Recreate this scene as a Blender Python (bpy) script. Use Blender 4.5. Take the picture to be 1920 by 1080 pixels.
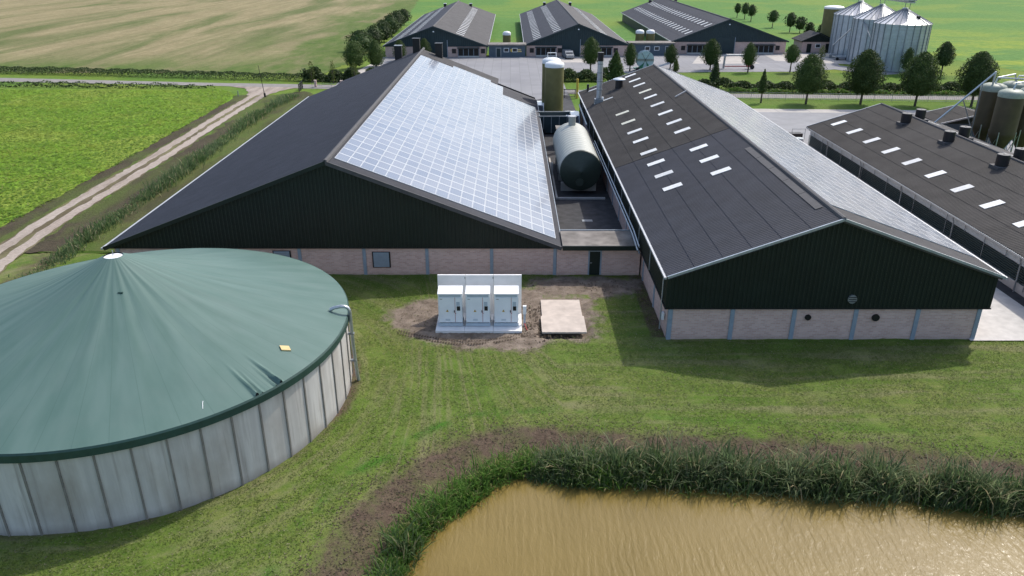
import bpy, math, random
import numpy as np
from mathutils import Vector
for o in list(bpy.data.objects): bpy.data.objects.remove(o, do_unlink=True)
SC = bpy.context.scene; COL = SC.collection
R = math.radians
rng = np.random.default_rng(7); random.seed(7)

# ------------------------------------------------------------------ camera, sky, sun, exposure
cam = bpy.data.cameras.new('camera'); cam.lens = 27.0; cam.sensor_width = 36; cam.clip_start = 0.5; cam.clip_end = 6000
cam.shift_x = 3 / 1920
co = bpy.data.objects.new('camera', cam); COL.objects.link(co)
co.location = (0, 0, 24); co.rotation_euler = (R(90) - math.atan(636 / 1440), 0, 0)
SC.camera = co
SUN = Vector((5.1, 5.5, 8.5)).normalized()
w = bpy.data.worlds.new('World'); SC.world = w; w.use_nodes = True
nt = w.node_tree; bg = nt.nodes['Background']
sky = nt.nodes.new('ShaderNodeTexSky'); sky.sky_type = 'NISHITA'; sky.sun_disc = False
sky.sun_elevation = math.asin(SUN.z); sky.sun_rotation = math.atan2(SUN.x, SUN.y)
sky.air_density = 1.0; sky.dust_density = 2.5; sky.ozone_density = 1.0
nt.links.new(sky.outputs[0], bg.inputs[0]); bg.inputs[1].default_value = 0.15
sl = bpy.data.lights.new('sun', 'SUN'); sl.energy = 2.15; sl.angle = R(0.9); sl.color = (1.0, 0.95, 0.87)
so = bpy.data.objects.new('sun', sl); COL.objects.link(so); so.location = (0, 0, 80)
so.rotation_euler = SUN.to_track_quat('Z', 'Y').to_euler()
SC.view_settings.view_transform = 'Standard'; SC.view_settings.look = 'None'
SC.view_settings.exposure = 0.74; SC.view_settings.gamma = 1
SC.cycles.max_bounces = 6; SC.cycles.diffuse_bounces = 3; SC.cycles.glossy_bounces = 3
SC.cycles.use_denoising = True
SC.cycles.sample_clamp_indirect = 6

# ------------------------------------------------------------------ node helper and materials
class NT:
    def __init__(s, name):
        s.m = bpy.data.materials.new(name); s.m.use_nodes = True; s.t = s.m.node_tree
        s.b = s.t.nodes['Principled BSDF']
    def n(s, typ, ins=None, **props):
        k = s.t.nodes.new('ShaderNode' + typ)
        for a, v in props.items(): setattr(k, a, v)
        for a, v in (ins or {}).items(): s.set(k.inputs[a], v)
        return k
    def set(s, sock, v):
        if isinstance(v, bpy.types.NodeSocket): s.t.links.new(v, sock)
        elif isinstance(v, (tuple, list)) and len(v) == 3 and sock.type == 'RGBA': sock.default_value = (*v, 1)
        else: sock.default_value = v
    def pos(s, sc=(1, 1, 1)):
        g = s.n('NewGeometry'); return s.n('Mapping', {'Vector': g.outputs['Position'], 'Scale': sc}).outputs[0]
    def noise(s, scale=1, sc=(1, 1, 1), detail=4, rough=.55, dist=0):
        return s.n('TexNoise', {'Vector': s.pos(sc), 'Scale': scale, 'Detail': detail, 'Roughness': rough, 'Distortion': dist}).outputs['Fac']
    def ramp(s, fac, a, b):
        return s.n('MapRange', {'Value': fac, 'From Min': a, 'From Max': b}).outputs[0]
    def mix(s, f, a, b, blend='MIX'):
        k = s.n('Mix', data_type='RGBA', blend_type=blend)
        s.set(k.inputs[0], f); s.set(k.inputs[6], a); s.set(k.inputs[7], b); return k.outputs[2]
    def math(s, op, a, b=0.0, c=False):
        k = s.n('Math', operation=op, use_clamp=c); s.set(k.inputs[0], a); s.set(k.inputs[1], b); return k.outputs[0]
    def attr(s, n): return s.n('Attribute', attribute_name=n).outputs['Fac']
    def bump(s, h, strength=.3, dist=.05):
        k = s.n('Bump', {'Height': h, 'Strength': strength, 'Distance': dist}); s.set(s.b.inputs['Normal'], k.outputs[0])
    def fin(s, col, rough=.8, spec=.5, metal=0.0):
        s.set(s.b.inputs['Base Color'], col); s.set(s.b.inputs['Roughness'], rough)
        s.set(s.b.inputs['Specular IOR Level'], spec); s.set(s.b.inputs['Metallic'], metal); return s.m

def mat(name, c, rough=.8, var=.2, scale=3, big=.15, spec=.4, metal=0, bump=0, bscale=30, sc=(1, 1, 1), objvar=0):
    s = NT(name); lo = tuple(v * (1 - var) for v in c); hi = tuple(v * (1 + var) for v in c)
    col = s.mix(s.ramp(s.noise(scale, sc), .3, .7), lo, hi)
    col = s.mix(s.ramp(s.noise(big, sc), .35, .65), col, s.mix(1.0, col, (1 - var * .6,) * 3, 'MULTIPLY'))
    if objvar:
        r = s.n('ObjectInfo').outputs['Random']
        k = s.math('MULTIPLY_ADD', r, objvar * 2); k.node.inputs[2].default_value = 1 - objvar
        cc = s.n('CombineColor', {0: k, 1: k, 2: k}).outputs[0]; col = s.mix(1.0, col, cc, 'MULTIPLY')
    if bump: s.bump(s.noise(bscale, sc, 3), bump, .03)
    return s.fin(col, rough, spec, metal)

def foliage(name, a, b, c=None, rough=.65, trans=.25, spec=.25, big=None):
    s = NT(name); r = s.n('NewGeometry').outputs['Random Per Island']
    col = s.mix(r, a, b)
    if c: col = s.mix(s.ramp(s.n('TexWhiteNoise', {'W': s.math('MULTIPLY', r, 91.7)}, noise_dimensions='1D').outputs[0], .86, .9), col, c)
    if big: col = s.mix(s.math('MULTIPLY', s.ramp(s.noise(.09, (1, 1.5, 1), 5, .65, .8), .45, .62), .65), col, big); col = s.mix(s.ramp(s.noise(.5, (1, 1, 1), 4, .6), .35, .6), s.mix(1.0, col, (.6, .68, .6), 'MULTIPLY'), col)
    o = s.n('ObjectInfo').outputs['Random']; k = s.math('MULTIPLY_ADD', o, .4); k.node.inputs[2].default_value = .8
    col = s.mix(1.0, col, s.n('CombineColor', {0: k, 1: k, 2: k}).outputs[0], 'MULTIPLY')
    s.fin(col, rough, spec)
    tr = s.n('BsdfTranslucent', {'Color': col}); mx = s.n('MixShader', {0: trans, 1: s.b.outputs[0], 2: tr.outputs[0]})
    s.t.links.new(mx.outputs[0], s.t.nodes['Material Output'].inputs[0]); return s.m

def brick_mat(name, c1, c2, mortar):
    s = NT(name); g = s.n('NewGeometry'); sx = s.n('SeparateXYZ', {0: g.outputs['Position']})
    v = s.n('CombineXYZ', {0: s.math('ADD', sx.outputs[0], sx.outputs[1]), 1: sx.outputs[2]}).outputs[0]
    bt = s.n('TexBrick', {'Vector': v, 'Color1': c1, 'Color2': c2, 'Mortar': mortar, 'Scale': 1, 'Mortar Size': .014, 'Bias': 0.0, 'Brick Width': .34, 'Row Height': .12, 'Mortar Smooth': .2})
    col = s.mix(s.ramp(s.noise(.8), .35, .7), bt.outputs[0], s.mix(1.0, bt.outputs[0], (.9, .88, .87), 'MULTIPLY'))
    low = s.ramp(s.math('ADD', sx.outputs[2], s.math('MULTIPLY', s.noise(1.5), .5)), .55, .1)
    col = s.mix(s.math('MULTIPLY', low, .3), col, (.12, .11, .085))
    s.bump(bt.outputs['Fac'], -.5, .01); return s.fin(col, .9, .2)

m = {}
m['brick'] = brick_mat('brick', (.50, .33, .285), (.62, .435, .375), (.54, .46, .42))
m['column'] = mat('painted_column', (.24, .29, .34), .6, .1)
m['clad'] = mat('dark_green_cladding', (.008, .0155, .012), .5, .15, 1, .3, .35)
m['clad_far'] = mat('blue_green_cladding', (.018, .036, .042), .55, .12, 1, .2, .35)
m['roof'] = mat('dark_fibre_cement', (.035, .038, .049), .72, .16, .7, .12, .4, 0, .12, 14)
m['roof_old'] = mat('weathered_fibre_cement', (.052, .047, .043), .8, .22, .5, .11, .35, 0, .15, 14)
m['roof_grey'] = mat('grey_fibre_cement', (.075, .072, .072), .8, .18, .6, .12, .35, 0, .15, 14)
m['ridge'] = mat('ridge_cap', (.07, .068, .07), .75, .15)
m['trim'] = mat('light_metal_trim', (.42, .43, .44), .45, .1, 2, .3, .5, .2)
m['gutter'] = mat('galvanised_gutter', (.36, .40, .43), .4, .12, 2, .3, .5, .5)
m['skylight'] = mat('translucent_sheet', (.62, .62, .60), .45, .12, 4, .4, .5, 0, 0, 30, (1, 1, 1), .12)
m['sky_old'] = mat('yellowed_sheet', (.50, .49, .40), .5, .12)
m['black'] = mat('black_plastic', (.012, .012, .014), .45, .2)
m['steel'] = mat('galvanised_steel', (.45, .48, .50), .38, .14, 3, .4, .5, .75)
m['steel_d'] = mat('dull_steel', (.25, .27, .29), .5, .15, 3, .4, .5, .5)
m['white'] = mat('white_enamel', (.80, .81, .82), .4, .03, 2, .3)
m['cab'] = mat('cabinet_enamel', (.80, .84, .86), .42, .03, 2, .4)
m['grey_p'] = mat('grey_panel', (.42, .50, .56), .5, .06)
m['slat'] = mat('grey_slat', (.20, .24, .27), .55, .08)
m['red'] = mat('red_seal', (.35, .03, .03), .5, .1)
m['redm'] = mat('red_paint', (.38, .09, .08), .55, .2)
m['yellow'] = mat('yellow_paint', (.62, .42, .07), .5, .1)
m['patch'] = mat('yellow_patch', (.62, .47, .22), .7, .08)
m['conc'] = mat('light_concrete', (.50, .48, .45), .85, .12, 1.5, .4, .3, 0, .15, 25)
m['concw'] = mat('pale_precast', (.74, .73, .71), .85, .05, 2, .5, .3, 0, .1, 25)
m['slab_t'] = mat('tan_concrete', (.50, .43, .37), .9, .14, 1.6, .5, .3, 0, .2, 18)
m['pave'] = mat('concrete_paving', (.26, .26, .265), .9, .1, .5, .08, .3)
m['pave_l'] = mat('pale_paving', (.42, .39, .355), .9, .12, .6, .15, .3)
m['asph'] = mat('dark_asphalt', (.055, .055, .058), .9, .3, 1.2, .2, .3, 0, .3, 20)
m['road'] = mat('road_asphalt', (.23, .215, .20), .92, .14, .8, .06, .25)
m['poly'] = mat('brown_polyester', (.072, .054, .027), .55, .18, 1.2, .4, .4)
m['poly_o'] = mat('olive_polyester', (.15, .135, .045), .55, .12, 1.2, .4, .4)
m['poly_w'] = mat('white_polyester', (.70, .71, .70), .5, .06)
m['poly_g'] = mat('pale_green_polyester', (.27, .30, .24), .5, .14)
m['gtank'] = mat('green_grey_tank', (.34, .35, .31), .5, .08, 2, .3, .5, .1)
m['gcone'] = mat('dark_green_dome', (.030, .042, .032), .45, .12)
m['greyw'] = mat('blue_grey_boards', (.075, .105, .135), .6, .1)
m['glass'] = mat('dark_glass', (.02, .025, .03), .08, .1, 1, .2, .6)
m['dkbrown'] = mat('dark_opening', (.018, .015, .014), .7, .3)
m['flat'] = mat('bitumen_roof', (.22, .20, .18), .9, .35, .8, .35, .2)
m['bark'] = mat('bark', (.09, .075, .055), .9, .25, 4)
m['rubber'] = mat('rubber', (.02, .02, .02), .8, .2)
m['green_p'] = mat('green_machine_paint', (.03, .16, .09), .5, .1)
m['reel'] = mat('reel_disc', (.40, .50, .55), .4, .1)
m['curtain'] = mat('pale_curtain', (.45, .49, .50), .6, .08)
m['louvre'] = mat('louvre_green', (.045, .07, .066), .4, .1)
m['white_c'] = mat('car_white', (.72, .75, .78), .25, .03)
m['soilb'] = mat('dug_soil', (.10, .075, .055), .95, .4, 4, .5, .2, 0, .6, 10)

def pv(name):
    s = NT(name); g = s.n('TexCoord'); sp = s.n('SeparateXYZ', {0: g.outputs['Object']})
    fx = s.math('ABSOLUTE', s.math('SUBTRACT', s.math('FRACT', s.math('MULTIPLY', sp.outputs[0], 6.2)), .5))
    fy = s.math('ABSOLUTE', s.math('SUBTRACT', s.math('FRACT', s.math('MULTIPLY', sp.outputs[1], 6.2)), .5))
    line = s.math('MAXIMUM', s.ramp(fx, .45, .49), s.ramp(fy, .45, .49))
    r = s.n('ObjectInfo').outputs['Random']; ri = s.n('NewGeometry').outputs['Random Per Island']
    rr = s.math('FRACT', s.math('ADD', s.math('MULTIPLY', r, 7.3), ri))
    col = s.mix(rr, (.075, .10, .15), (.14, .155, .19)); col = s.mix(s.math('MULTIPLY', line, .5), col, (.30, .32, .35))
    col = s.mix(s.ramp(s.noise(.16, (1, .5, 1)), .4, .7), col, s.mix(1.0, col, (1.15, 1.12, 1.1), 'MULTIPLY'))
    s.fin(col, s.math('MULTIPLY_ADD', s.noise(.5), .1), .45, .18); s.b.inputs['Roughness'].links[0].from_node.inputs[2].default_value = .33
    s.b.inputs['Coat Weight'].default_value = .5; s.b.inputs['Coat Roughness'].default_value = .1; s.b.inputs['Coat IOR'].default_value = 1.45
    return s.m
m['pv'] = pv('solar_cells')
m['pvframe'] = mat('aluminium_frame', (.50, .52, .54), .5, .05, 2, .3, .5, .3)

def membrane():
    s = NT('green_membrane'); g = s.n('TexCoord'); sp = s.n('SeparateXYZ', {0: g.outputs['Object']})
    th = s.math('ARCTAN2', sp.outputs[1], sp.outputs[0]); rad = s.math('SQRT', s.math('ADD', s.math('POWER', s.math('ABSOLUTE', sp.outputs[0]), 2.0), s.math('POWER', s.math('ABSOLUTE', sp.outputs[1]), 2.0)))
    v = s.n('CombineXYZ', {0: s.math('MULTIPLY', th, 5.0), 1: s.math('MULTIPLY', rad, .12)}).outputs[0]
    n1 = s.n('TexNoise', {'Vector': v, 'Scale': 2.2, 'Detail': 4}).outputs['Fac']
    col = s.mix(s.ramp(n1, .35, .65), (.072, .132, .112), (.094, .156, .136))
    col = s.mix(s.math('MULTIPLY', s.ramp(s.noise(.5), .5, .75), .25), col, (.11, .155, .14))
    sl_ = s.math('ABSOLUTE', s.math('SUBTRACT', s.math('FRACT', s.math('MULTIPLY', th, 52 / 6.28318)), .5))
    col = s.mix(s.math('MULTIPLY', s.ramp(sl_, .482, .497), .55), col, (.045, .095, .08))
    spot = s.n('TexVoronoi', {'Vector': s.pos(), 'Scale': .42}).outputs['Distance']; col = s.mix(s.math('MULTIPLY', s.ramp(spot, .045, .025), s.ramp(s.noise(.21), .55, .6)), col, (.5, .5, .48))
    s.bump(s.noise(40, (1, 1, 1), 2), .06, .01); return s.fin(col, .58, .3)
m['membrane'] = membrane()
m['hem'] = mat('shade_darkened_hem', (.022, .058, .048), .5, .15)  # same membrane as the cover; shade on its upright face painted as darker green

def precast():
    s = NT('tank_concrete'); st = s.noise(2.2, (1, 1, .06), 5, .6); bl = s.noise(.5, (1, 1, .6), 4)
    col = s.mix(s.ramp(st, .3, .7), (.42, .405, .385), (.60, .58, .55)); col = s.mix(s.math('MULTIPLY', s.ramp(bl, .45, .7), .6), col, (.30, .255, .205)); col = s.mix(s.math('MULTIPLY', s.ramp(s.noise(3.5, (1, 1, .04), 5, .65), .56, .7), .5), col, (.20, .175, .15))
    g = s.n('SeparateXYZ', {0: s.n('NewGeometry').outputs['Position']}).outputs[2]
    low = s.ramp(s.math('ADD', g, s.math('MULTIPLY', s.noise(1.2), .5)), .75, .2)
    col = s.mix(s.math('MULTIPLY', low, .6), col, (.16, .14, .12))
    r = s.n('ObjectInfo').outputs['Random']; col = s.mix(s.math('MULTIPLY', r, .3), col, (.33, .31, .29))
    s.bump(s.noise(14, (1, 1, .3)), .12, .02); return s.fin(col, .9, .25)
m['precast'] = precast()

def lawn():
    s = NT('lawn_grass'); f = s.noise(1.4, (1, 1, 1), 6, .65); big = s.noise(.13, (1, 1.6, 1), 4, .6, .6); fine = s.noise(7, (1, 1, 1), 4, .7)
    sp = s.n('SeparateXYZ', {0: s.n('NewGeometry').outputs['Position']}); dx = s.math('ADD', sp.outputs[0], 21.71); dy = s.math('SUBTRACT', sp.outputs[1], 39.12)
    rad = s.math('SQRT', s.math('ADD', s.math('MULTIPLY', dx, dx), s.math('MULTIPLY', dy, dy))); an = s.math('ARCTAN2', dy, dx)
    v1 = s.n('CombineXYZ', {0: s.math('MULTIPLY', rad, .95), 1: s.math('MULTIPLY', an, 2.0)}).outputs[0]; v2 = s.n('CombineXYZ', {0: s.math('MULTIPLY', sp.outputs[1], .95), 1: s.math('MULTIPLY', sp.outputs[0], .10)}).outputs[0]
    st = s.n('TexNoise', {'Vector': s.n('Mix', {0: s.ramp(sp.outputs[0], -7, 3), 4: v1, 5: v2}, data_type='VECTOR').outputs[1], 'Scale': 1, 'Detail': 5, 'Roughness': .6, 'Distortion': .4}).outputs['Fac']
    col = s.mix(s.ramp(big, .35, .65), (.092, .148, .020), (.130, .158, .036))
    col = s.mix(s.ramp(f, .45, .7), col, (.062, .112, .014)); col = s.mix(s.math('MULTIPLY', s.ramp(st, .48, .66), .7), col, (.180, .168, .085)); col = s.mix(s.math('MULTIPLY', s.ramp(st, .46, .32), .7), col, (.066, .125, .014))
    col = s.mix(s.math('MULTIPLY', s.ramp(fine, .5, .75), .55), col, (.19, .17, .10))
    col = s.mix(s.math('MULTIPLY', s.attr('lush'), s.ramp(s.noise(.35), .42, .58)), col, (.045, .125, .012))
    ed = s.math('MULTIPLY', s.math('SUBTRACT', s.noise(.8, (1, 1, 1), 7, .72), .5), 1.5)
    so_ = s.ramp(s.math('ADD', s.attr('soil'), ed), .30, .80)
    sc_ = s.mix(s.ramp(s.noise(2.5, (1, 1, 1), 5, .7), .3, .7), (.060, .042, .029), (.125, .090, .064)); sc_ = s.mix(s.math('MULTIPLY', s.ramp(s.noise(.5, (1, 1, 1), 5, .7), .46, .66), .75), sc_, (.088, .098, .034))
    col = s.mix(so_, col, sc_)
    ed2 = s.math('MULTIPLY', s.math('SUBTRACT', s.noise(.45, (1, 1, 1), 7, .7, .6), .5), 2.0); di = s.ramp(s.math('ADD', s.attr('dirt'), ed2), .35, .65)
    dc = s.mix(s.ramp(s.noise(1.0, (1, 1, 1), 7, .7), .3, .7), (.085, .064, .048), (.27, .22, .175)); col = s.mix(di, col, dc)
    s.bump(s.math('ADD', s.noise(9, (1, 1, 1), 5, .7), f), .5, .12); return s.fin(col, .95, .15)
m['lawn'] = lawn()

def field(name, a, b, c, sc=(1, 1, 1), s1=.3, s2=.03, cw=.6, fine=3, bstr=.6):
    s = NT(name); col = s.mix(s.ramp(s.noise(s1, sc, 6, .65), .35, .65), a, b)
    col = s.mix(s.math('MULTIPLY', s.ramp(s.noise(s2, sc, 5, .6, .8), .47, .62), cw), col, c)
    fi = s.noise(fine, (1, 1, 1), 5, .7); col = s.mix(s.ramp(fi, .35, .7), s.mix(1.0, col, (.72, .72, .7), 'MULTIPLY'), col)
    s.bump(fi, bstr, .3); return s.fin(col, .95, .15)
m['ground'] = field('meadow_ground', (.085, .175, .022), (.120, .205, .032), (.18, .23, .03), (1, 1, 1), .25, .018, .8, 1.2)
m['greenfield'] = field('young_green_crop', (.080, .190, .034), (.115, .230, .050), (.21, .27, .04), (1, 1, 1), .5, .02, .55, .9)
s = NT.__new__(NT); s.m = m['greenfield']; s.t = s.m.node_tree; s.b = s.t.nodes['Principled BSDF']; old = s.b.inputs['Base Color'].links[0].from_socket
sp = s.n('SeparateXYZ', {0: s.n('NewGeometry').outputs['Position']}); msk = s.math('MULTIPLY', s.math('MULTIPLY', s.ramp(sp.outputs[0], 84, 104), s.ramp(sp.outputs[1], 275, 215)), s.ramp(s.noise(.05, (.5, 1, 1), 6, .65, .6), .42, .58))
s.set(s.b.inputs['Base Color'], s.mix(s.math('MULTIPLY', msk, .8), old, s.mix(s.ramp(s.noise(.5, (1, 1, 1), 5, .7), .35, .65), (.13, .22, .02), (.30, .31, .03))))
def stubble():
    m_ = field('stubble', (.27, .225, .12), (.36, .30, .17), (.10, .14, .035), (1, .13, 1), .25, .045, .8, 1.5); s = NT.__new__(NT); s.m = m_; s.t = m_.node_tree; s.b = s.t.nodes['Principled BSDF']
    old = s.b.inputs['Base Color'].links[0].from_socket; sp = s.n('SeparateXYZ', {0: s.n('NewGeometry').outputs['Position']})
    nz = s.math('SUBTRACT', s.noise(.06, (1, .35, 1), 6, .65, .5), .5); fx = s.ramp(s.math('ADD', sp.outputs[0], s.math('MULTIPLY', nz, 95.0)), -76, -50); fy = s.ramp(s.math('ADD', sp.outputs[1], s.math('MULTIPLY', nz, 60.0)), 198, 174)
    w1 = s.mix(s.ramp(s.noise(.3, (1, .5, 1), 5, .65), .35, .65), (.075, .13, .020), (.135, .17, .045)); w1 = s.mix(s.ramp(s.noise(.09, (1, .3, 1), 5, .6), .5, .62), w1, (.20, .18, .085))
    fi = s.noise(1.2, (1, 1, 1), 5, .7); w1 = s.mix(s.ramp(fi, .35, .7), s.mix(1.0, w1, (.65, .68, .65), 'MULTIPLY'), w1)
    mid = s.noise(.55, (1, .6, 1), 5, .75); old = s.mix(s.ramp(mid, .35, .65), s.mix(1.0, old, (.74, .76, .7), 'MULTIPLY'), old)
    tl = s.math('ABSOLUTE', s.math('SUBTRACT', s.math('FRACT', s.math('DIVIDE', s.math('ADD', sp.outputs[0], s.math('MULTIPLY', nz, 9.0)), 21.0)), .5)); old = s.mix(s.math('MULTIPLY', s.ramp(tl, .035, .012), .35), old, (.11, .12, .045))
    s.set(s.b.inputs['Base Color'], s.mix(s.math('MAXIMUM', fx, fy), old, w1)); return m_
m['stubble'] = stubble()

m['weeds'] = field('weedy_field_margin', (.085, .145, .022), (.13, .165, .04), (.055, .11, .028), (1, .4, 1), .35, .06, .8, 1.2)
m['crop'] = field('leafy_crop_ground', (.140, .270, .020), (.200, .320, .030), (.29, .34, .06), (1, 1, 1), .6, .06, .7, 2.5)
m['yardgrass'] = field('yard_grass', (.090, .175, .018), (.120, .195, .026), (.135, .165, .04), (1, 1, 1), .4, .05, .6, 2)
m['verge'] = field('dry_verge', (.080, .125, .024), (.112, .125, .040), (.065, .055, .030), (1, .35, 1), .5, .16, .8, 3)
m['darksoil'] = field('dark_soil_strip', (.058, .046, .029), (.085, .070, .045), (.085, .115, .026), (1, .4, 1), .6, .14, .8, 3)
m['sand'] = field('sandy_track', (.36, .30, .255), (.44, .38, .33), (.17, .13, .10), (1, .16, 1), .4, .22, .65, 3, .3)
m['midstrip'] = field('track_centre', (.20, .165, .11), (.15, .155, .055), (.11, .085, .055), (1, .3, 1), .6, .2, .8, 3, .3)

def pavers(name, c):
    s = NT(name); bt = s.n('TexBrick', {'Vector': s.pos(), 'Color1': c, 'Color2': tuple(v * .9 for v in c), 'Mortar': tuple(v * .72 for v in c), 'Scale': 1, 'Mortar Size': .05, 'Brick Width': 2.0, 'Row Height': 2.0}, offset=0.0)
    col = s.mix(s.ramp(s.noise(.12, (1, .5, 1)), .35, .7), bt.outputs[0], s.mix(1.0, bt.outputs[0], (.8, .8, .82), 'MULTIPLY'))
    return s.fin(col, .9, .3)
m['yard'] = pavers('concrete_slab_yard', (.26, .258, .265))

def water():
    s = NT('muddy_water'); col = s.mix(s.ramp(s.noise(.25), .3, .7), (.156, .110, .028), (.188, .134, .038))
    wv = s.n('TexWave', {'Vector': s.pos((1, .30, 1)), 'Scale': .8, 'Distortion': 9, 'Detail': 4, 'Detail Scale': 1.4, 'Detail Roughness': .65}).outputs['Fac']
    n1 = s.n('TexNoise', {'Vector': s.pos((3.6, 1.3, 1)), 'Scale': 1.0, 'Detail': 4, 'Roughness': .55, 'Distortion': .8}).outputs['Fac']
    n2 = s.n('TexNoise', {'Vector': s.pos((11, 5, 1)), 'Scale': 1.0, 'Detail': 3, 'Roughness': .6}).outputs['Fac']
    patch = s.ramp(s.noise(.22, (1, 1.5, 1), 3, .5), .3, .7)
    h_ = s.math('ADD', s.math('MULTIPLY', wv, s.math('MULTIPLY', patch, .55)), s.math('ADD', n1, s.math('MULTIPLY', n2, .4)))
    s.bump(h_, .5, .05); s.fin(col, .23, .27)
    s.b.inputs['IOR'].default_value = 1.36; s.b.inputs['Coat Weight'].default_value = .35; s.b.inputs['Coat Roughness'].default_value = .05; s.b.inputs['Coat IOR'].default_value = 1.33; return s.m
m['water'] = water()
m['leaf'] = foliage('hornbeam_leaves', (.030, .060, .012), (.070, .108, .024), None)
m['leaf2'] = foliage('dark_leaves', (.026, .050, .013), (.060, .090, .026), None)
m['leafy'] = foliage('yellow_green_leaves', (.055, .085, .015), (.10, .125, .025), None)
m['bush'] = foliage('hedge_leaves', (.030, .060, .016), (.065, .105, .028), (.12, .14, .05))
m['reed'] = foliage('reed_blades', (.060, .115, .036), (.155, .215, .090), (.36, .31, .18), trans=.5, big=(.15, .20, .10))
m['reed_p'] = foliage('pale_reed_blades', (.13, .18, .08), (.22, .25, .13), (.36, .30, .17), trans=.5)
m['reed_b'] = foliage('bright_sedge', (.065, .155, .020), (.135, .235, .046), (.24, .24, .09), trans=.5)
m['tuft'] = foliage('grass_blades', (.085, .135, .018), (.165, .190, .055), (.28, .25, .16), trans=.5)
m['tuft_b'] = foliage('bank_stalks', (.075, .056, .038), (.145, .110, .075), (.075, .10, .03), trans=.35)
m['cropl'] = foliage('crop_leaves', (.165, .295, .030), (.255, .370, .045), (.36, .40, .10), trans=.5, big=(.36, .40, .06))

# ------------------------------------------------------------------ mesh helpers
def wloc(o):
    v = Vector((0, 0, 0))
    while o is not None: v += o.location; o = o.parent
    return v
class MB:
    def __init__(s): s.v = []; s.f = []; s.sm = False
    def quad(s, *p):
        i = len(s.v); s.v += [tuple(q) for q in p]; s.f.append(tuple(range(i, i + len(p)))); return s
    def box(s, x0, x1, y0, y1, z0, z1):
        i = len(s.v); s.v += [(x, y, z) for z in (z0, z1) for y in (y0, y1) for x in (x0, x1)]
        s.f += [tuple(i + k for k in q) for q in ((0, 2, 3, 1), (4, 5, 7, 6), (0, 1, 5, 4), (2, 6, 7, 3), (0, 4, 6, 2), (1, 3, 7, 5))]; return s
    def bar(s, a, b, wd, h, up=(0, 0, 1)):
        a, b = Vector(a), Vector(b); d = (b - a).normalized(); u = Vector(up); r = d.cross(u)
        r = (r if r.length > 1e-4 else Vector((1, 0, 0))).normalized(); u = r.cross(d).normalized(); i = len(s.v)
        for p in (a, b):
            for (q, t) in ((-1, -1), (1, -1), (1, 1), (-1, 1)): s.v.append(tuple(p + r * q * wd / 2 + u * t * h / 2))
        s.f += [tuple(i + k for k in q) for q in ((0, 1, 2, 3), (7, 6, 5, 4), (0, 4, 5, 1), (1, 5, 6, 2), (2, 6, 7, 3), (3, 7, 4, 0))]; return s
    def tube(s, pts, rad, n=10, caps=True):
        pts = [Vector(p) for p in pts]; i0 = len(s.v); rs = rad if isinstance(rad, (list, tuple)) else [rad] * len(pts); pr = None
        for k, p in enumerate(pts):
            d = (pts[min(k + 1, len(pts) - 1)] - pts[max(k - 1, 0)]).normalized()
            r = (pr - d * pr.dot(d)) if pr is not None else d.cross(Vector((0, 0, 1)))
            if r.length < 1e-4: r = d.cross(Vector((0, 1, 0)))
            r.normalize(); pr = r; u = d.cross(r)
            for j in range(n):
                a = 2 * math.pi * j / n; s.v.append(tuple(p + (r * math.cos(a) + u * math.sin(a)) * rs[k]))
        for k in range(len(pts) - 1):
            for j in range(n):
                a = i0 + k * n + j; b = i0 + k * n + (j + 1) % n; s.f.append((a, b, b + n, a + n))
        if caps: s.f.append(tuple(i0 + j for j in range(n))[::-1]); s.f.append(tuple(i0 + (len(pts) - 1) * n + j for j in range(n)))
        return s
    def lathe(s, prof, c=(0, 0, 0), n=32, smooth=True):
        i0 = len(s.v); s.sm = smooth
        for (r, z) in prof:
            for j in range(n):
                a = 2 * math.pi * j / n; s.v.append((c[0] + r * math.cos(a), c[1] + r * math.sin(a), c[2] + z))
        for k in range(len(prof) - 1):
            for j in range(n):
                a = i0 + k * n + j; b = i0 + k * n + (j + 1) % n; s.f.append((a, b, b + n, a + n))
        return s
    def build(s, name, mt, parent=None, smooth=None):
        off = wloc(parent) if parent else Vector((0, 0, 0))
        me = bpy.data.meshes.new(name); me.from_pydata([(x - off.x, y - off.y, z - off.z) for x, y, z in s.v], [], s.f)
        me.materials.append(m[mt] if isinstance(mt, str) else mt)
        if smooth or (smooth is None and s.sm): me.shade_smooth(); me.set_sharp_from_angle(angle=R(35))
        o = bpy.data.objects.new(name, me); COL.objects.link(o)
        if parent: o.parent = parent
        return o
def tag(o, label=None, cat=None, group=None, kind=None):
    if label: o['label'] = label
    if cat: o['category'] = cat
    if group: o['group'] = group
    if kind: o['kind'] = kind
    return o
def thing(name, label, cat, loc, group=None):
    o = bpy.data.objects.new(name, None); COL.objects.link(o); o.location = loc; o.empty_display_size = .3
    return tag(o, label, cat, group)
def dup(o, parent, loc, rz=None, name=None):
    c = o.copy(); COL.objects.link(c); c.parent = parent; c.location = loc
    if rz is not None: c.rotation_euler = (0, 0, rz)
    return c
def copy_tree(root, loc, label, group=None, rz=0, scale=None):
    r = root.copy(); COL.objects.link(r); r.location = loc; r.rotation_euler = (0, 0, rz); r['label'] = label
    if group: r['group'] = group
    if scale: r.scale = scale
    for ch in root.children:
        c = ch.copy(); COL.objects.link(c); c.parent = r
        for g in ch.children: d = g.copy(); COL.objects.link(d); d.parent = c
    return r
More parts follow.
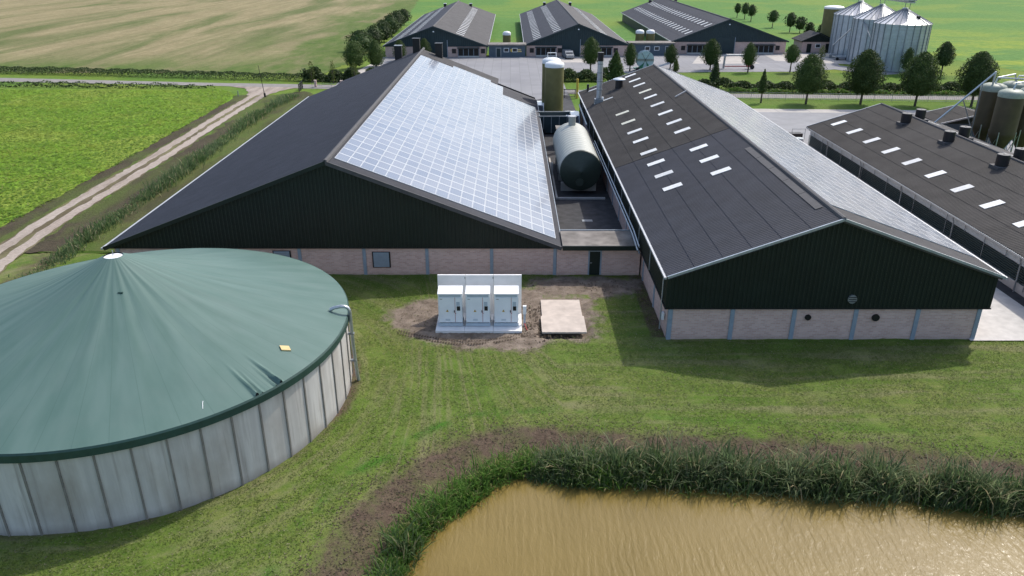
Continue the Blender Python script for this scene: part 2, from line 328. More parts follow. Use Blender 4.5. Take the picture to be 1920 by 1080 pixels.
def np_mesh(name, V, F, mt, parent=None, smooth=False, attrs=None):
    V = np.asarray(V, np.float32); F = np.asarray(F, np.int32); k = F.shape[1]
    me = bpy.data.meshes.new(name); me.vertices.add(len(V)); me.vertices.foreach_set('co', V.ravel())
    me.loops.add(F.size); me.loops.foreach_set('vertex_index', F.ravel()); me.polygons.add(len(F))
    me.polygons.foreach_set('loop_start', np.arange(0, F.size, k, dtype=np.int32)); me.polygons.foreach_set('loop_total', np.full(len(F), k, np.int32))
    for an, av in (attrs or {}).items():
        a = me.attributes.new(an, 'FLOAT', 'POINT'); a.data.foreach_set('value', np.asarray(av, np.float32))
    me.update(calc_edges=True); me.materials.append(m[mt])
    if smooth: me.shade_smooth()
    o = bpy.data.objects.new(name, me); COL.objects.link(o)
    if parent: o.parent = parent
    return o
def jag(poly, step=1.5, amp=.35):
    out = []
    for i, a in enumerate(poly):
        b = poly[(i + 1) % len(poly)]; L = math.dist(a, b); n = max(1, int(L / step))
        for k in range(n):
            t = k / n; q = amp if k else amp * .3
            out.append((a[0] + (b[0] - a[0]) * t + random.uniform(-q, q), a[1] + (b[1] - a[1]) * t + random.uniform(-q, q)))
    return out
def sheet(name, poly, z, mt, step=None, amp=.3, label=None):
    p = jag(poly, step, amp) if step else poly
    from mathutils.geometry import tessellate_polygon
    tris = tessellate_polygon([[Vector((x, y, 0)) for x, y in p]])
    b = MB(); b.v = [(x, y, z) for x, y in p]; b.f = [tuple(t) for t in tris]
    me_n = []
    for t in b.f:
        a, c, d = (Vector(b.v[i]) for i in t); me_n.append(t if (c - a).cross(d - a).z > 0 else t[::-1])
    b.f = me_n
    return tag(b.build(name, mt), label, None, None, 'structure')
def inpoly(px, py, poly):
    r = np.zeros(px.shape, bool); n = len(poly)
    for i in range(n):
        x0, y0 = poly[i]; x1, y1 = poly[(i + 1) % n]
        c = ((y0 > py) != (y1 > py)) & (px < (x1 - x0) * (py - y0) / (y1 - y0 + 1e-12) + x0); r ^= c
    return r
def dist_poly(px, py, poly, closed=True):
    d = np.full(px.shape, 1e9); n = len(poly)
    for i in range(n if closed else n - 1):
        x0, y0 = poly[i]; x1, y1 = poly[(i + 1) % n]; dx, dy = x1 - x0, y1 - y0; L = dx * dx + dy * dy
        t = np.clip(((px - x0) * dx + (py - y0) * dy) / L, 0, 1); d = np.minimum(d, np.hypot(px - x0 - t * dx, py - y0 - t * dy))
    return d
def smoothpoly(p, n=2):
    for _ in range(n):
        q = []
        for i in range(len(p)):
            a, b = p[i], p[(i + 1) % len(p)]; q += [(a[0] * .75 + b[0] * .25, a[1] * .75 + b[1] * .25), (a[0] * .25 + b[0] * .75, a[1] * .25 + b[1] * .75)]
        p = q
    return p

# ------------------------------------------------------------------ ground
POND = smoothpoly([(-8, 8), (-6.6, 17), (-5.2, 23), (-4.2, 27.2), (-3.4, 28.5), (-2.1, 29.4), (-1.4, 31.0), (0.2, 31.9), (2.8, 31.7), (6.5, 31.2), (11.2, 30.9), (15.8, 30.6), (18.9, 30.3), (21.7, 29.7), (26, 28.8), (34, 27), (50, 22), (50, 8)], 2)
DIRT = smoothpoly([(-8.9, 48.7), (-7.1, 46.3), (-4.5, 44.9), (1.5, 44.3), (2.6, 45.6), (5.7, 46.0), (6.1, 49), (5.9, 52.4), (9.0, 53.2), (10.2, 54.2), (10.3, 56.6), (2.3, 56.6), (0.9, 53.4), (-5, 52.6), (-8.0, 51.4)], 1)
WZ = -.62
def near_ground():
    xs = np.arange(-62, 62.01, .31); ys = np.arange(6, 62.01, .31); gx, gy = np.meshgrid(xs, ys); X = gx.ravel(); Y = gy.ravel()
    din = inpoly(X, Y, POND); d = dist_poly(X, Y, POND); sd = np.where(din, -d, d)
    z = np.interp(sd, [-3, -.3, .2, 4.2, 5.0], [-1.8, WZ - .25, WZ + .12, -.04, 0])
    nz = .035 * np.sin(X * 1.3 + .5 * np.sin(Y * .9)) * np.sin(Y * 1.1 + X * .3) + rng.normal(0, .012, X.shape)
    z = z + nz * np.clip(sd, 0, 1) - .03
    soil = np.interp(sd, [-1, .4, 3.2, 4.7], [1, 1, .88, 0]); dt = np.hypot(X + 21.71, Y - 39.12)
    soil = np.maximum(soil, np.interp(dt, [12.2, 12.5, 13.0], [.95, .75, .0]) * np.interp(Y, [33, 38], [.5, 1]))
    soil = np.maximum(soil, np.interp(X, [-42, -39, -36.5], [.0, .75, .0]))
    soil = np.maximum(soil, .8 * ((np.abs(X - 10.1) < .6) & (Y > 46) & (Y < 57)))
    inp = inpoly(X, Y, DIRT); dd = dist_poly(X, Y, DIRT); dirt = np.interp(np.where(inp, dd, -dd), [-1.5, 1.2], [0, 1])
    dirt = np.where((X > 2.2) & (X < 5.9) & (Y > 52.4) & (Y < 53.4), dirt * .45, dirt)
    z += np.where(dirt > .5, rng.normal(0, .03, X.shape), 0)
    z = np.where((X > 30.5) & (Y > 45.5), -.06, z); z = np.where((X > 2.0) & (X < 5.3) & (Y > 46.1) & (Y < 48.5), -.38, z)
    nx, ny = len(xs), len(ys); i = np.arange(nx * ny).reshape(ny, nx)
    F = np.stack([i[:-1, :-1], i[:-1, 1:], i[1:, 1:], i[1:, :-1]], -1).reshape(-1, 4)
    tag(np_mesh('lawn', np.c_[X, Y, z], F, 'lawn', None, True, {'soil': soil, 'dirt': dirt, 'lush': np.exp(-((sd - 5.3) / .32) ** 2) * np.interp(X, [0, 4], [1, .35]) * (sd > 0)}), None, None, None, 'structure')
near_ground()
b = MB()
gx = [-2500, -62, 62, 2500]; gy = [-400, 6, 62, 3000]
for i in range(3):
    for j in range(3):
        if not (i == 1 and j == 1): b.quad((gx[i], gy[j], -.03), (gx[i + 1], gy[j], -.03), (gx[i + 1], gy[j + 1], -.03), (gx[i], gy[j + 1], -.03))
tag(b.build('ground', 'ground'), None, None, None, 'structure')
sheet('pond_water', POND, WZ, 'water')
# fields
sheet('green_field', [(-48, 292), (-35, 262), (-33, 205), (100, 205), (125, 120), (400, 100), (700, 900), (-90, 900)], .004, 'greenfield', 4, 1.2)
sheet('stubble_field', [(-113, 168), (-78, 167), (-56, 166), (-39, 166), (-35.5, 205), (-38, 262), (-41, 330), (-47, 420), (-70, 900), (-600, 900), (-600, 210)], .008, 'stubble', 2, 1.0)
sheet('crop_field', [(-400, 160), (-95.1, 146.4), (-64.8, 145.2), (-54.4, 147.2), (-49.2, 140.1), (-48.4, 131.3), (-47.9, 108.8), (-47.7, 80), (-48, 67.9), (-48.5, 40), (-400, 40)], .012, 'crop', 1.5, .4)
sheet('soil_strip', [(-48.4, 134), (-47.1, 134), (-46.2, 102), (-46.1, 80), (-46.4, 60), (-48.2, 60), (-48.0, 80), (-48.1, 108)], .016, 'darksoil', 1.5, .35)
sheet('ditch_verge', [(-43.4, 139), (-42.7, 98), (-42.7, 62), (-34, 62), (-34, 139), (-38, 144)], .012, 'verge', 1.5, .4)
sheet('ditch_soil', [(-42.6, 118), (-40.2, 118), (-39.6, 95), (-39.2, 62), (-42.3, 62), (-42.4, 95)], .016, 'darksoil', 1.0, .45)
sheet('track_verge', [(-49, 140), (-47.8, 110), (-47.0, 62), (-43, 62), (-43, 110), (-43, 140)], .010, 'verge', 1.5, .3)
def off_line(L, d): return [(x + d, y) for x, y in L]
TL = [(-45.2, 141), (-44.9, 116), (-44.3, 97), (-44.25, 80), (-44.2, 70), (-43.6, 62), (-41.9, 52), (-38, 40)]
sheet('dirt_track', off_line(TL, -1.55) + off_line(TL, 1.6)[::-1], .020, 'midstrip', 1.2, .22)
sheet('wheel_rut', off_line(TL, -1.4) + off_line(TL, -.3)[::-1], .024, 'sand', 1.0, .16)
sheet('wheel_rut', off_line(TL, .35) + off_line(TL, 1.45)[::-1], .024, 'sand', 1.0, .16)
sheet('track_mouth', [(-54, 149.6), (-50, 147.2), (-47.6, 142), (-46.9, 139.5), (-43.6, 139.5), (-42.6, 144), (-40, 148.1)], .028, 'sand', 1.2, .3)
sheet('country_road', [(-400, 190), (-103.8, 160.1), (-58, 153.6), (-32.7, 151.2), (5, 146.4), (37.4, 141.6), (61.8, 139.9), (91, 137.8), (300, 122), (300, 118), (78, 135.0), (60, 136.2), (36.5, 137.6), (5, 142), (-40.9, 147.4), (-57.1, 150.2), (-100.8, 155.3), (-400, 184)], .016, 'road', 3, .08)
# yards and pavings
sheet('yard_grass', [(10.4, 141.5), (37, 141.8), (91, 138), (100, 160), (83, 166), (62, 167.6), (11, 165.8)], .012, 'yardgrass', 2, .15)
sheet('road_verge', [(30, 127.5), (100, 123.5), (100, 133.6), (30, 138)], .012, 'yardgrass', 2, .1)
sheet('concrete_yard', [(-34, 158), (-32, 172), (-31, 193), (40, 197), (41, 202), (84, 203), (84, 190), (76, 187), (74, 178), (82, 165.5), (76, 163.5), (70.5, 172), (62, 168.6), (44, 168.2), (22, 166), (10.4, 165.8), (10.4, 143), (10.4, 118), (-32, 118)], .020, 'yard')
sheet('pale_apron', [(8.5, 183), (20, 183), (20, 192), (11.5, 193.5)], .024, 'pave_l')
sheet('pale_apron', [(41.5, 181), (57, 181), (55.5, 198), (47, 198)], .024, 'pave_l')
sheet('pale_apron', [(62, 186), (82, 178), (82, 184), (73, 200), (63, 200)], .024, 'pave_l')
sheet('pale_driveway', [(-34.5, 158), (-29, 158), (-28.5, 178), (-31.8, 180)], .024, 'pave_l')
sheet('gap_pavement', [(3.2, 59.9), (10.6, 59.9), (10.6, 141), (3.2, 134)], .024, 'asph')
sheet('side_alley', [(30.8, 45.6), (37.6, 45.6), (37.6, 100), (30.8, 100)], .02, 'conc')
sheet('drain_strip', [(37.6, 30), (39.0, 30), (39.0, 100), (37.6, 100)], .016, 'asph')
sheet('front_yard', [(31, 96), (110, 90), (110, 123.5), (30, 127.2)], .024, 'pave')
for k in range(9):
    x = 38.2 + k * 5.0; sheet('pale_slab', [(x, 124.3 - k * .25), (x + 4.9, 124.05 - k * .25), (x + 4.9, 126.9 - k * .25), (x, 127.1 - k * .25)], .028, 'pave_l')

# ------------------------------------------------------------------ building helpers
def ribbed(b, axis, c, lo, hi, zb, ztop, out, pitch=.30, depth=.045):
    """ribbed sheet wall: runs along x (axis 0) at y=c or along y (axis 1) at x=c; out = outward sign"""
    pts = []; t = lo
    while t < hi:
        for f, d in ((0, 0), (.5, 0), (.6, 1), (.9, 1)):
            q = t + f * pitch
            if q <= hi: pts.append((q, d * depth))
        t += pitch
    pts.append((hi, 0))
    i0 = len(b.v)
    for q, d in pts:
        zt = ztop(q); e = c + out * d
        for z in (zb, max(zb + .01, zt)): b.v.append((q, e, z) if axis == 0 else (e, q, z))
    for k in range(len(pts) - 1): a = i0 + 2 * k; b.f.append((a, a + 2, a + 3, a + 1))
    return b
class Slope:
    def __init__(s, xr, zr, xe, ze):
        s.a = Vector((xr, 0, zr)); d = Vector((xe - xr, 0, ze - zr)); s.L = d.length; s.d = d.normalized()
        s.n = Vector((-s.d.z, 0, s.d.x)); s.n = s.n if s.n.z > 0 else -s.n; s.xr = xr; s.xe = xe; s.zr = zr; s.ze = ze
    def p(s, u, y, h=0): q = s.a + s.d * u + s.n * h; return (q.x, y, q.z)
    def u_of_x(s, x): return (x - s.xr) / s.d.x
def courses(slope, y0, y1, n, mt, roof, u0=0, u1=None, pitch=.19, amp=.05, lap=.022, ncut=None):
    u1 = slope.L if u1 is None else u1; wd = (u1 - u0) / n; first = None
    for k in range(n):
        if first is None:
            ys = np.arange(y0, y1, pitch / 6); h = .04 + amp * (0.5 + .5 * np.cos(2 * np.pi * (ys - y0) / pitch)); V = []
            for u, e in ((u0, 0), (u0 + wd + .06, lap), (u0 + wd + .06, lap), (u0 + wd + .06, -.035)):
                p = np.array(slope.p(u, 0)); nn = np.array(slope.n); hh = (h + e) if e > -.01 else np.full_like(h, .015)
                V.append(np.stack([p[0] + nn[0] * hh, ys, p[2] + nn[2] * hh], -1))
            q = len(ys); V = np.concatenate(V); off = np.array(wloc(roof)); i = np.arange(q - 1)
            F = np.concatenate([np.stack([i + a * q, i + 1 + a * q, i + 1 + (a + 1) * q, i + (a + 1) * q], -1) for a in (0, 2)])
            if slope.d.x > 0: F = F[:, ::-1]
            first = np_mesh('roof_sheet', V - off, F, mt, roof, True)
        else:
            t = slope.d * (wd * k); dup(first, roof, (t.x, 0, t.z))
def slab(name, slope, y0, y1, mt, parent, th=.16, u0=0, u1=None):
    u1 = slope.L if u1 is None else u1; b = MB(); P = slope.p
    a = [P(u0, y0), P(u1, y0), P(u1, y1), P(u0, y1)]; c = [P(u0, y0, -th), P(u1, y0, -th), P(u1, y1, -th), P(u0, y1, -th)]
    if slope.d.x < 0: a.reverse(); c.reverse()
    b.quad(*a); b.quad(*c[::-1])
    for i in range(4): j = (i + 1) % 4; b.quad(a[i], c[i], c[j], a[j])
    return b.build(name, mt, parent)
def patch_on(slope, roof, spots, wu, wy, name, mt, h=.1, th=.04):
    first = None
    for (x, y) in spots:
        u = slope.u_of_x(x); c = Vector(slope.p(u, y, h))
        if first is None:
            b = MB(); r = [slope.p(u - wu / 2, y - wy / 2, h), slope.p(u + wu / 2, y - wy / 2, h), slope.p(u + wu / 2, y + wy / 2, h), slope.p(u - wu / 2, y + wy / 2, h)]
            lo = [tuple(Vector(q) - slope.n * th) for q in r]
            if slope.d.x < 0: r.reverse(); lo.reverse()
            b.quad(*r); b.quad(*lo[::-1])
            for i in range(4): j = (i + 1) % 4; b.quad(r[i], lo[i], lo[j], r[j])
            first = b.build(name, mt, roof); fc = c
        else: dup(first, roof, c - fc)
    return first
def gable_parts(root, x0, x1, xr, ze, zr, y, zb, out=-1, mt='clad', pitch=.30):
    def zt(x): return (ze + (zr - ze) * (x - x0) / (xr - x0) if x < xr else ze + (zr - ze) * (x1 - x) / (x1 - xr)) - .1
    b = ribbed(MB(), 0, y, x0, x1, zb, zt, out, pitch)
    return b.build('gable_cladding', mt, root)
def panel_array(name, label, slope, y0, y1, ncol, nrow, ulo, uhi, skip=lambda c, r: False, nparts=300, near_first=True):
    t = thing(name, label, 'solar panels', slope.p((ulo + uhi) / 2, (y0 + y1) / 2, 0))
    wu = (uhi - ulo) / ncol; wy = (y1 - y0) / nrow; o0 = wloc(t)
    ax = Vector((slope.d.x, 0, slope.d.z)); sg = 1 if slope.d.x > 0 else -1
    def mk(g, gv=None):
        gv = g if gv is None else gv  # local verts of a panel: glass face inside a frame
        L = [(-wu / 2 + g, -wy / 2 + gv), (wu / 2 - g, -wy / 2 + gv), (wu / 2 - g, wy / 2 - gv), (-wu / 2 + g, wy / 2 - gv)]
        return L if sg > 0 else L[::-1]
    def pt(u, v, h): q = ax * u + slope.n * h; return (q.x, v, q.z)
    cells = [(c, r) for r in range(nrow) for c in range(ncol) if not skip(c, r)]
    A = mk(.010); B = mk(.034, .07 if ncol > 12 else .045)
    pv_ = [pt(u, v, .15) for u, v in B]; V = [pt(u, v, .154) for u, v in A] + [pt(u, v, .154) for u, v in B] + [pt(u, v, .10) for u, v in A]
    F = [(i, (i + 1) % 4, (i + 1) % 4 + 4, i + 4) for i in range(4)] + [(i, i + 8, (i + 1) % 4 + 8, (i + 1) % 4) for i in range(4)]
    me = bpy.data.meshes.new('solar_panel'); me.from_pydata(V + pv_, [], F + [(12, 13, 14, 15)]); me.materials.append(m['pvframe']); me.materials.append(m['pv'])
    me.polygons[len(F)].material_index = 1
    allV = []; allF = []; mi = []
    for k, (c, r) in enumerate(cells):
        ctr = Vector(slope.p(ulo + (c + .5) * wu, y0 + (r + .5) * wy)) - o0
        if k < nparts: o = bpy.data.objects.new('solar_panel', me); COL.objects.link(o); o.parent = t; o.location = ctr
        else:
            i = len(allV); allV += [tuple(Vector(q) + ctr) for q in V + pv_]; allF += [tuple(i + j for j in f) for f in F + [(12, 13, 14, 15)]]; mi += [0] * len(F) + [1]
    if allV:
        me = bpy.data.meshes.new('solar_panel_rows'); me.from_pydata(allV, [], allF); me.materials.append(m['pvframe']); me.materials.append(m['pv']); me.polygons.foreach_set('material_index', mi)
        o = bpy.data.objects.new('solar_panel_rows', me); COL.objects.link(o); o.parent = t; o['kind'] = 'stuff'
    return t
def verge(root, sl, y, mt='trim', wd=.16, h=.18, name='verge_trim', h0=0.02):
    b = MB().bar(sl.p(0, y, h0), sl.p(sl.L, y, h0), wd, h, sl.n); return b.build(name, mt, root)
def tube_part(name, pts, r, mt, root, n=10): return MB().tube(pts, r, n).build(name, mt, root, True)
def door(root, x0, x1, y, z0, z1, fr='trim', pn='clad', t=.08, handle=True):
    d = MB().box(x0 + t, x1 - t, y - .03, y + .03, z0, z1 - t).build('door', pn, root)
    b = MB().box(x0, x0 + t, y - .06, y + .04, z0, z1).box(x1 - t, x1, y - .06, y + .04, z0, z1).box(x0 + t, x1 - t, y - .06, y + .04, z1 - t, z1); b.build('door_frame', fr, d)
    if handle: MB().box(x0 + t + .06, x0 + t + .2, y - .09, y - .03, (z0 + z1) / 2 - .05, (z0 + z1) / 2).build('handle', 'steel', d)
    return d
def window(root, x0, x1, y, z0, z1, fr='white', gl='glass', t=.1):
    d = MB().box(x0 + t, x1 - t, y - .02, y + .02, z0 + t, z1 - t).build('window', gl, root)
    MB().box(x0, x0 + t, y - .06, y + .03, z0, z1).box(x1 - t, x1, y - .06, y + .03, z0, z1).box(x0 + t, x1 - t, y - .06, y + .03, z1 - t, z1).box(x0 + t, x1 - t, y - .06, y + .03, z0, z0 + t).build('window_frame', fr, d)
    return d

# ------------------------------------------------------------------ large left barn
AX0, AX1, AXR, AY0, AZE, AZR = -32.05, 4.03, -13.95, 57.0, 2.36, 9.25
A = thing('livestock_barn', 'large wide barn with dark gable and solar panels behind the round tank', 'barn', (AXR, AY0, 0))
sL = Slope(AXR, AZR, AX0, AZE); sR = Slope(AXR, AZR, AX1, AZE)
uL = sL.u_of_x(-27.5)
rl = slab('roof', sL, AY0 - .3, 124.6, 'roof', A)
courses(sL, AY0 - .35, 124.6, 8, 'roof', rl, lap=.008)
rl2 = slab('roof', sL, 124.62, 129.0, 'roof', A, .16, 0, uL); courses(sL, 124.62, 129.0, 6, 'roof', rl2, 0, uL)
rr = slab('roof', sR, AY0 - .3, 121.8, 'roof', A); courses(sR, AY0 - .35, 121.8, 8, 'roof', rr, lap=.008)
uS = sR.u_of_x(-2.0)
rr2 = slab('roof', sR, 121.82, 127.6, 'roof_grey', A, .16, 0, uS); courses(sR, 121.82, 127.6, 5, 'roof_grey', rr2, 0, uS)
tube_part('ridge_cap', [(AXR, AY0 - .35, AZR + .06), (AXR, 128.8, AZR + .06)], .2, 'ridge', A, 8)
for s_, nm in ((sL, 0), (sR, 1)):
    verge(A, s_, AY0 - .38, 'clad' if nm == 0 else 'ridge', .10, .30)
MB().bar(sL.p(sL.L + .14, AY0 - .4, .06), sL.p(sL.L + .14, 124.6, .06), .16, .14).build('gutter', 'trim', A)
MB().bar(sR.p(sR.L + .07, AY0 - .2, -.02), sR.p(sR.L + .07, 121.8, -.02), .16, .14).build('gutter', 'gutter', A)
gable_parts(A, AX0 + .15, AX1 - .1, AXR, AZE, AZR, AY0, 2.34)
gable_parts(A, AX0 + .15, AX1 - .1, AXR, AZE, AZR, 124.4, .3, 1)
MB().box(AX0 + .15, AX1 - .1, AY0 - .06, AY0 + .02, 2.26, 2.335).build('cladding_drip', 'black', A)
cols_ = [-31.2, -26.6, -21.8, -16.8, -11.65, -6.65, -1.5, 3.55]
for i in range(len(cols_)):
    MB().box(cols_[i] - .13, cols_[i] + .13, AY0 + .03, AY0 + .30, -.3, 2.26).build('column', 'column', A)
    if i + 1 < len(cols_): MB().box(cols_[i] + .13, cols_[i + 1] - .13, AY0 + .10, AY0 + .35, -.3, 2.26).build('brick_bay', 'brick', A)
MB().box(-31.5, -31.33, AY0 + .11, AY0 + .35, -.3, 2.26).build('brick_bay', 'brick', A)
MB().box(-31.5, -31.2, AY0 + .36, 124, -.3, 2.3).build('brick_bay', 'brick', A)
MB().box(3.5, 3.75, AY0 + .36, 121, -.3, 2.3).build('side_wall', 'clad', A)
for x, zt in ((-18.2, 2.05), (-10.3, 1.95)):
    sh = MB().box(x - .72, x + .72, AY0 + .02, AY0 + .08, zt - 1.35, zt).build('shutter', 'dkbrown', A)
    for k in range(8):
        z = zt - 1.27 + k * .155; MB().bar((x - .62, AY0 - .01, z + .07), (x + .62, AY0 - .01, z + .07), .05, .15, (0, .3, 1)).build('shutter_slat', 'slat', sh)
for nm, (vx, vy, vs) in enumerate([(-17.9, 127.6, sL), (-14.9, 127.0, sL), (-11.3, 126.3, sR)]):
    p = vs.p(vs.u_of_x(vx), vy); ch = MB().box(vx - .55, vx + .55, vy - .5, vy + .5, p[2] - .3, p[2] + 2.1).build('roof_chimney', 'black', A)
    MB().box(vx - .62, vx + .62, vy - .57, vy + .57, p[2] + 2.105, p[2] + 2.2).build('chimney_cap', 'steel_d' if nm == 0 else 'black', ch)
pr_n = 38
panel_array('solar_panel_array', 'wide array of pale blue solar panels on the left barn facing the tank', sR, 58.2, 122.6, 18, pr_n, .35, sR.L - .45,
            lambda c, r: (c >= 13 and r >= 33) or (c < 5 and r >= 37) or (c >= 11 and r >= 37))

# ------------------------------------------------------------------ flat-roofed annex between the barns
N = thing('annex', 'low flat-roofed brick annex with a green door between the two barns', 'annex', (7, 57, 0))
MB().box(3.70, 6.2, 56.98, 57.25, -.3, 2.3).build('brick_bay', 'brick', N); MB().box(7.28, 10.34, 56.98, 57.25, -.3, 2.3).build('brick_bay', 'brick', N)
MB().box(6.2, 7.28, 56.98, 57.25, 2.14, 2.3).build('lintel', 'brick', N)
door(N, 6.2, 7.28, 57.02, 0.0, 2.12, 'column', 'clad', .12)
MB().box(4.12, 10.12, 56.55, 60.2, 2.36, 2.6).build('roof', 'flat', N)
MB().box(4.12, 10.12, 56.44, 56.545, 2.28, 2.66).build('fascia', 'clad', N)
MB().box(4.12, 10.12, 60.205, 60.28, 2.3, 2.68).build('edge_trim', 'gutter', N)
MB().box(4.0, 10.3, 59.8, 60.1, -.3, 2.35).build('back_wall', 'brick', N)

# ------------------------------------------------------------------ right barn
BX0, BX1, BXR, BY0, BZE, BZR, BY1 = 10.12, 31.75, 20.8, 45.8, 4.62, 8.53, 115.0
B = thing('poultry_barn', 'dark barn with rows of white rooflights and blank black gable at right', 'barn', (BXR, BY0, 0))
bL = Slope(BXR, BZR, BX0, BZE); bR = Slope(BXR, BZR, BX1, BZE)
rb = slab('roof', bL, BY0 - .3, 72.2, 'roof', B); courses(bL, BY0 - .35, 72.2, 6, 'roof', rb, pitch=.26, amp=.06)
rb2 = slab('roof', bL, 72.22, BY1, 'roof_old', B); courses(bL, 72.22, BY1, 6, 'roof_old', rb2, pitch=.26, amp=.06)
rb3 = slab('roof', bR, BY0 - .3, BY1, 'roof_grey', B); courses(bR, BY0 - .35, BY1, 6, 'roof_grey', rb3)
wu = bL.L / 6
upr = [(17.27, y) for y in (113.2, 109, 105, 96, 91, 86, 81, 76.8, 69.5, 65.4, 61.4)]; lwr = [(13.47, y) for y in (82.8, 78.6, 73.6, 69.5, 65.5, 61.6)]
patch_on(bL, rb2, [q for q in upr + lwr if q[1] > 72], 1.6, .85, 'rooflight', 'skylight', .135, .03)
patch_on(bL, rb2, [(17.27, 100), (17.27, 96.02), (13.47, 92.8), (13.47, 87.7)][:1] + [(13.47, 92.8), (13.47, 87.7)], 1.6, .85, 'rooflight', 'sky_old', .135, .03)
patch_on(bL, rb, [q for q in upr + lwr if q[1] < 72], 1.6, .85, 'rooflight', 'skylight', .135, .03)
tube_part('ridge_cap', [(BXR, BY0 - .35, BZR + .05), (BXR, BY1, BZR + .05)], .17, 'ridge', B, 8)
for k in range(5):
    y = 49.8 + k * 3.35; uu = .55
    patch_on(bL, rb, [(bL.p(uu, 0)[0], y)], .5, 3.3, 'vent_strip', 'ridge', .135)
for s_ in (bL, bR): verge(B, s_, BY0 - .40, 'gutter', .12, .16, 'verge_trim', .06); verge(B, s_, BY1 + .06, 'trim', .12, .16, 'verge_trim', .06)
MB().bar(bL.p(bL.L + .14, BY0 - .4, .05), bL.p(bL.L + .14, BY1, .05), .15, .13).build('gutter', 'trim', B)
MB().bar(bR.p(bR.L + .14, BY0 - .4, .05), bR.p(bR.L + .14, BY1, .05), .15, .13).build('gutter', 'trim', B)
gable_parts(B, BX0 + .1, BX1 - .1, BXR, BZE, BZR, BY0, 2.34)
gable_parts(B, BX0 + .1, BX1 - .1, BXR, BZE, BZR, BY1 - .2, .2, 1)
ribbed(MB(), 1, BX0 + .16, BY0, BY1 - .3, 2.34, lambda q: 4.6, -1).build('side_cladding', 'clad', B)
ribbed(MB(), 1, BX1 - .16, BY0, BY1 - .3, 2.34, lambda q: 4.6, 1).build('side_cladding', 'clad', B)
MB().box(BX0 + .05, BX1 - .05, BY0 - .05, BY0 + .02, 2.25, 2.335).build('cladding_drip', 'black', B)
MB().box(BX0 + .06, BX0 + .2, BY0 + .03, BY1 - .3, 2.25, 2.335).build('cladding_drip', 'black', B)
bc = [10.62, 14.72, 18.82, 22.9, 27.0, 31.05]
for i, x in enumerate(bc):
    MB().box(x - .14, x + .14, BY0 + .03, BY0 + .3, -.3, 2.25).build('column', 'column', B)
    if i < 5: MB().box(x + .14, bc[i + 1] - .14, BY0 + .10, BY0 + .35, -.3, 2.25).build('brick_bay', 'brick', B)
for k in range(14):
    y = BY0 + .42 + k * 4.9
    MB().box(10.48, 10.72, y, y + 4.6, -.3, 2.25).build('brick_bay', 'brick', B); MB().box(10.42, 10.72, y + 4.6, y + 4.9, -.3, 2.25).build('column', 'column', B)
MB().box(31.0, 31.2, BY0 + .36, BY1 - .5, -.3, 2.3).build('side_wall', 'brick', B)
for (x, z, r_) in ((19.75, 1.62, .20), (24.25, 1.60, .25)):
    MB().tube([(x, BY0 - .02, z), (x, BY0 + .12, z)], r_, 16).build('wall_fan', 'black', B, True)
fn = MB().tube([(22.4, BY0 - .12, 3.0), (22.4, BY0 + .02, 3.0)], .30, 18).build('gable_vent', 'steel_d', B, True)
for k in (-1, 0, 1): MB().box(22.15, 22.65, BY0 - .15, BY0 - .121, 3.0 + k * .15 - .02, 3.0 + k * .15 + .02).build('vent_bar', 'black', fn)
MB().box(10.25, 10.40, 46.7, 47.05, 1.0, 1.5).build('meter_box', 'white', B)
for k in range(13):
    y = BY0 + 1.2 + k * 5.2; MB().tube([(10.20, y, 4.5), (10.20, y, 2.4 if k else .2)], .045, 6).build('downpipe', 'gutter', B, True)
for dz, dx in ((3.25, 9.95), (2.95, 9.85), (2.7, 10.0)):
    MB().tube([(dx, 55.5, dz - .3), (dx, 58.5, dz), (dx, 84, dz), (dx, 90, dz)], .07, 8).build('conduit_pipe', 'gutter', B, True)
MB().tube([(9.95, 100, 3.0), (9.95, 112, 3.4)], .13, 8).build('conduit_pipe', 'gutter', B, True)
# flue, mushroom vent, small pipe on the left slope
fx, fy = 11.75, 103.5; fz = bL.p(bL.u_of_x(fx), fy)[2]
fl = MB().tube([(fx, fy, fz - .2), (fx, fy, fz + 5.4)], .36, 16).build('flue', 'steel', B, True)
MB().tube([(fx, fy, fz + 5.4), (fx, fy, fz + 6.5)], [.37, .42], 16).build('flue_cap', 'black', fl, True)
for k in range(5): MB().tube([(fx, fy, fz + .6 + k * 1.1), (fx, fy, fz + .7 + k * 1.1)], .40, 16).build('flue_band', 'steel_d', fl, True)
MB().tube([(fx + .5, fy - .1, fz + .1), (fx + .5, fy - .1, fz + .8)], .13, 8).build('flue_elbow', 'white', fl, True)
patch_on(bL, rb2, [(12.4, 103.4)], 2.6, .5, 'flashing', 'trim', .12); MB().box(fx - .55, fx + .55, fy - .5, fy + .5, fz - .3, fz + .55).build('flue_base', 'steel_d', fl)
vx, vy = 14.95, 108.0; vz = bL.p(bL.u_of_x(vx), vy)[2]
mv = MB().tube([(vx, vy, vz - .2), (vx, vy, vz + 1.15)], .52, 14).build('roof_vent', 'black', B, True)
MB().lathe([(.05, 1.45), (.5, 1.40), (.85, 1.28), (.88, 1.2), (.4, 1.16)], (vx, vy, vz), 18).build('vent_hood', 'steel', mv)
vx, vy = 11.2, 113.2; vz = bL.p(bL.u_of_x(vx), vy)[2]
MB().tube([(vx, vy, vz - .1), (vx, vy, vz + 1.1)], .17, 8).build('vent_pipe', 'black', B, True); patch_on(bL, rb2, [(11.9, 113.0)], 1.4, .6, 'flashing', 'trim', .12)
MB().bar(bL.p(.15, 91.5, .35), bL.p(1.6, 90.9, .25), .12, .1).build('ridge_bracket', 'trim', B)
panel_array('solar_panel_array', 'array of glaring solar panels on the far slope of the right barn', bR, 48.6, 114.2, 11, 39, .35, bR.L - .25)

